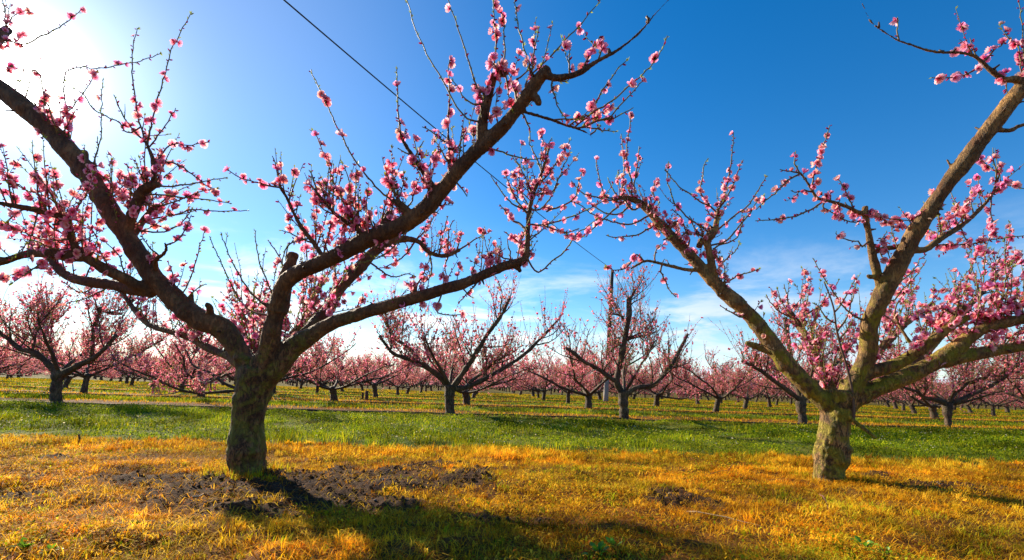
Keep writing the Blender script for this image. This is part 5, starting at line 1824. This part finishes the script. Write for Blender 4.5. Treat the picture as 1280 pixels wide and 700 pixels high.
def stick(px0, py0, px1, py1, r, label, col=(0.09, 0.05, 0.03), lift=0.012, fork=False):
    p, q = on_ground(px0, py0), on_ground(px1, py1)
    n = 9
    pts = []
    for k in range(n):
        s = k / (n - 1)
        x, y = p.x + (q.x - p.x) * s, p.y + (q.y - p.y) * s
        pts.append(np.array((x, y, gz(x, y) + lift + 0.012 * math.sin(s * 5 + px0))) + hr.normal(size=3) * 0.003)
    acc = Acc()
    acc.tube(pts, np.linspace(r, r * 0.4, n), 6, col)
    if fork:
        m = pts[4]
        d = unit(pts[6] - pts[4]) + np.array((0.1, 0.5, 0.35))
        acc.tube([m, m + d * 0.05, m + d * 0.1 + UP * 0.01], [r * 0.6, r * 0.45, r * 0.3], 5, col)
    o = acc.obj('fallen_twig', M['twig'])
    tag(o, label, 'twig', 'fallen twigs')


stick(880, 596, 935, 590, 0.004, 'thin brown twig lying in the tall dead grass left of the right trunk', fork=True)
stick(1025, 626, 1044, 655, 0.005, 'reddish forked twig on the ground in front of the right trunk', (0.16, 0.06, 0.03), fork=True)
stick(470, 598, 560, 588, 0.004, 'long thin twig lying across the dug soil right of the left trunk', fork=True)
stick(240, 630, 290, 622, 0.005, 'short twig on the bare soil left of the left trunk')
stick(860, 646, 960, 668, 0.004, 'straight straw-coloured stick among the dead grass of the foreground', (0.38, 0.25, 0.12))


def stake(px, py, hpx, w, label):
    b = on_ground(px, py)
    t, m = at_y(px + 0.5, py - hpx, b.y)
    acc = Acc()
    acc.tube([V(b) - UP * 0.05, V(b), (V(b) + V(t)) / 2 + 0.004, V(t)], [w * m * 0.5] * 4, 7, (0.10, 0.06, 0.04))
    o = acc.obj('wooden_stake', M['soil'])
    tag(o, label, 'stake')


stake(98, 556, 13, 2.2, 'thin brown stake at the edge of the green strip on the left')
stake(458, 501, 12, 4.5, 'short thick stump-like stake in the alley right of the left trunk')
stake(453, 500, 9, 3.0, 'smaller stake leaning on its thicker neighbour in the alley')
stake(263, 490, 14, 2.0, 'thin dark stake among the rows left of the left trunk')


def leafy_weed(px, py, size, n, label, seed):
    rng = np.random.default_rng(seed)
    b = on_ground(px, py)
    root = empty('leafy_weed', (b.x, b.y, gz(b.x, b.y)))
    tag(root, label, 'weed')
    acc, st = Acc(), Acc()
    for k in range(n):
        a = rng.uniform(0, 6.28)
        el = rng.uniform(0.35, 1.2)
        d = np.array((math.cos(a) * math.cos(el), math.sin(a) * math.cos(el), math.sin(el)))
        L = size * rng.uniform(0.55, 1.0)
        st.tube([np.zeros(3), d * L * 0.3, d * L * 0.5], [0.0022, 0.0018, 0.0012], 4, (0.10, 0.16, 0.02))
        side = unit(np.cross(d, UP))
        nrm = np.cross(side, d)
        v, q = [], []
        for i, (t, w) in enumerate([(0.4, 0.02), (0.55, 0.12), (0.75, 0.15), (0.92, 0.08), (1.02, 0.01)]):
            c = d * L * t - UP * L * 0.25 * max(0, t - 0.5) ** 1.5 * 2
            for s in (-1, 0, 1):
                v.append(c + side * s * w * L + nrm * (0.04 * L * abs(s)))
            if i:
                for j in range(2):
                    q.append(((i - 1) * 3 + j, (i - 1) * 3 + j + 1, i * 3 + j + 1, i * 3 + j))
        acc.add(v, q, None, np.array((0.17, 0.36, 0.02)) * rng.uniform(0.7, 1.4))
    st.obj('stems', M['leaf'], root)
    acc.obj('leaves', M['leaf'], root)


leafy_weed(748, 699, 0.085, 16, 'bright green leafy weed at the bottom edge right of the middle', 1)
leafy_weed(768, 694, 0.07, 9, 'upright pair of green leaves beside the leafy weed at the bottom edge', 2)
leafy_weed(1082, 694, 0.085, 10, 'broad-leaved green weed at the bottom edge below the right trunk', 3)
leafy_weed(1108, 700, 0.06, 7, 'small green weed right of the broad-leaved one below the right trunk', 5)
leafy_weed(30, 698, 0.06, 14, 'green leafy weed in the bottom left corner', 4)
leafy_weed(60, 702, 0.05, 10, 'low green weed next to the bottom left corner', 6)
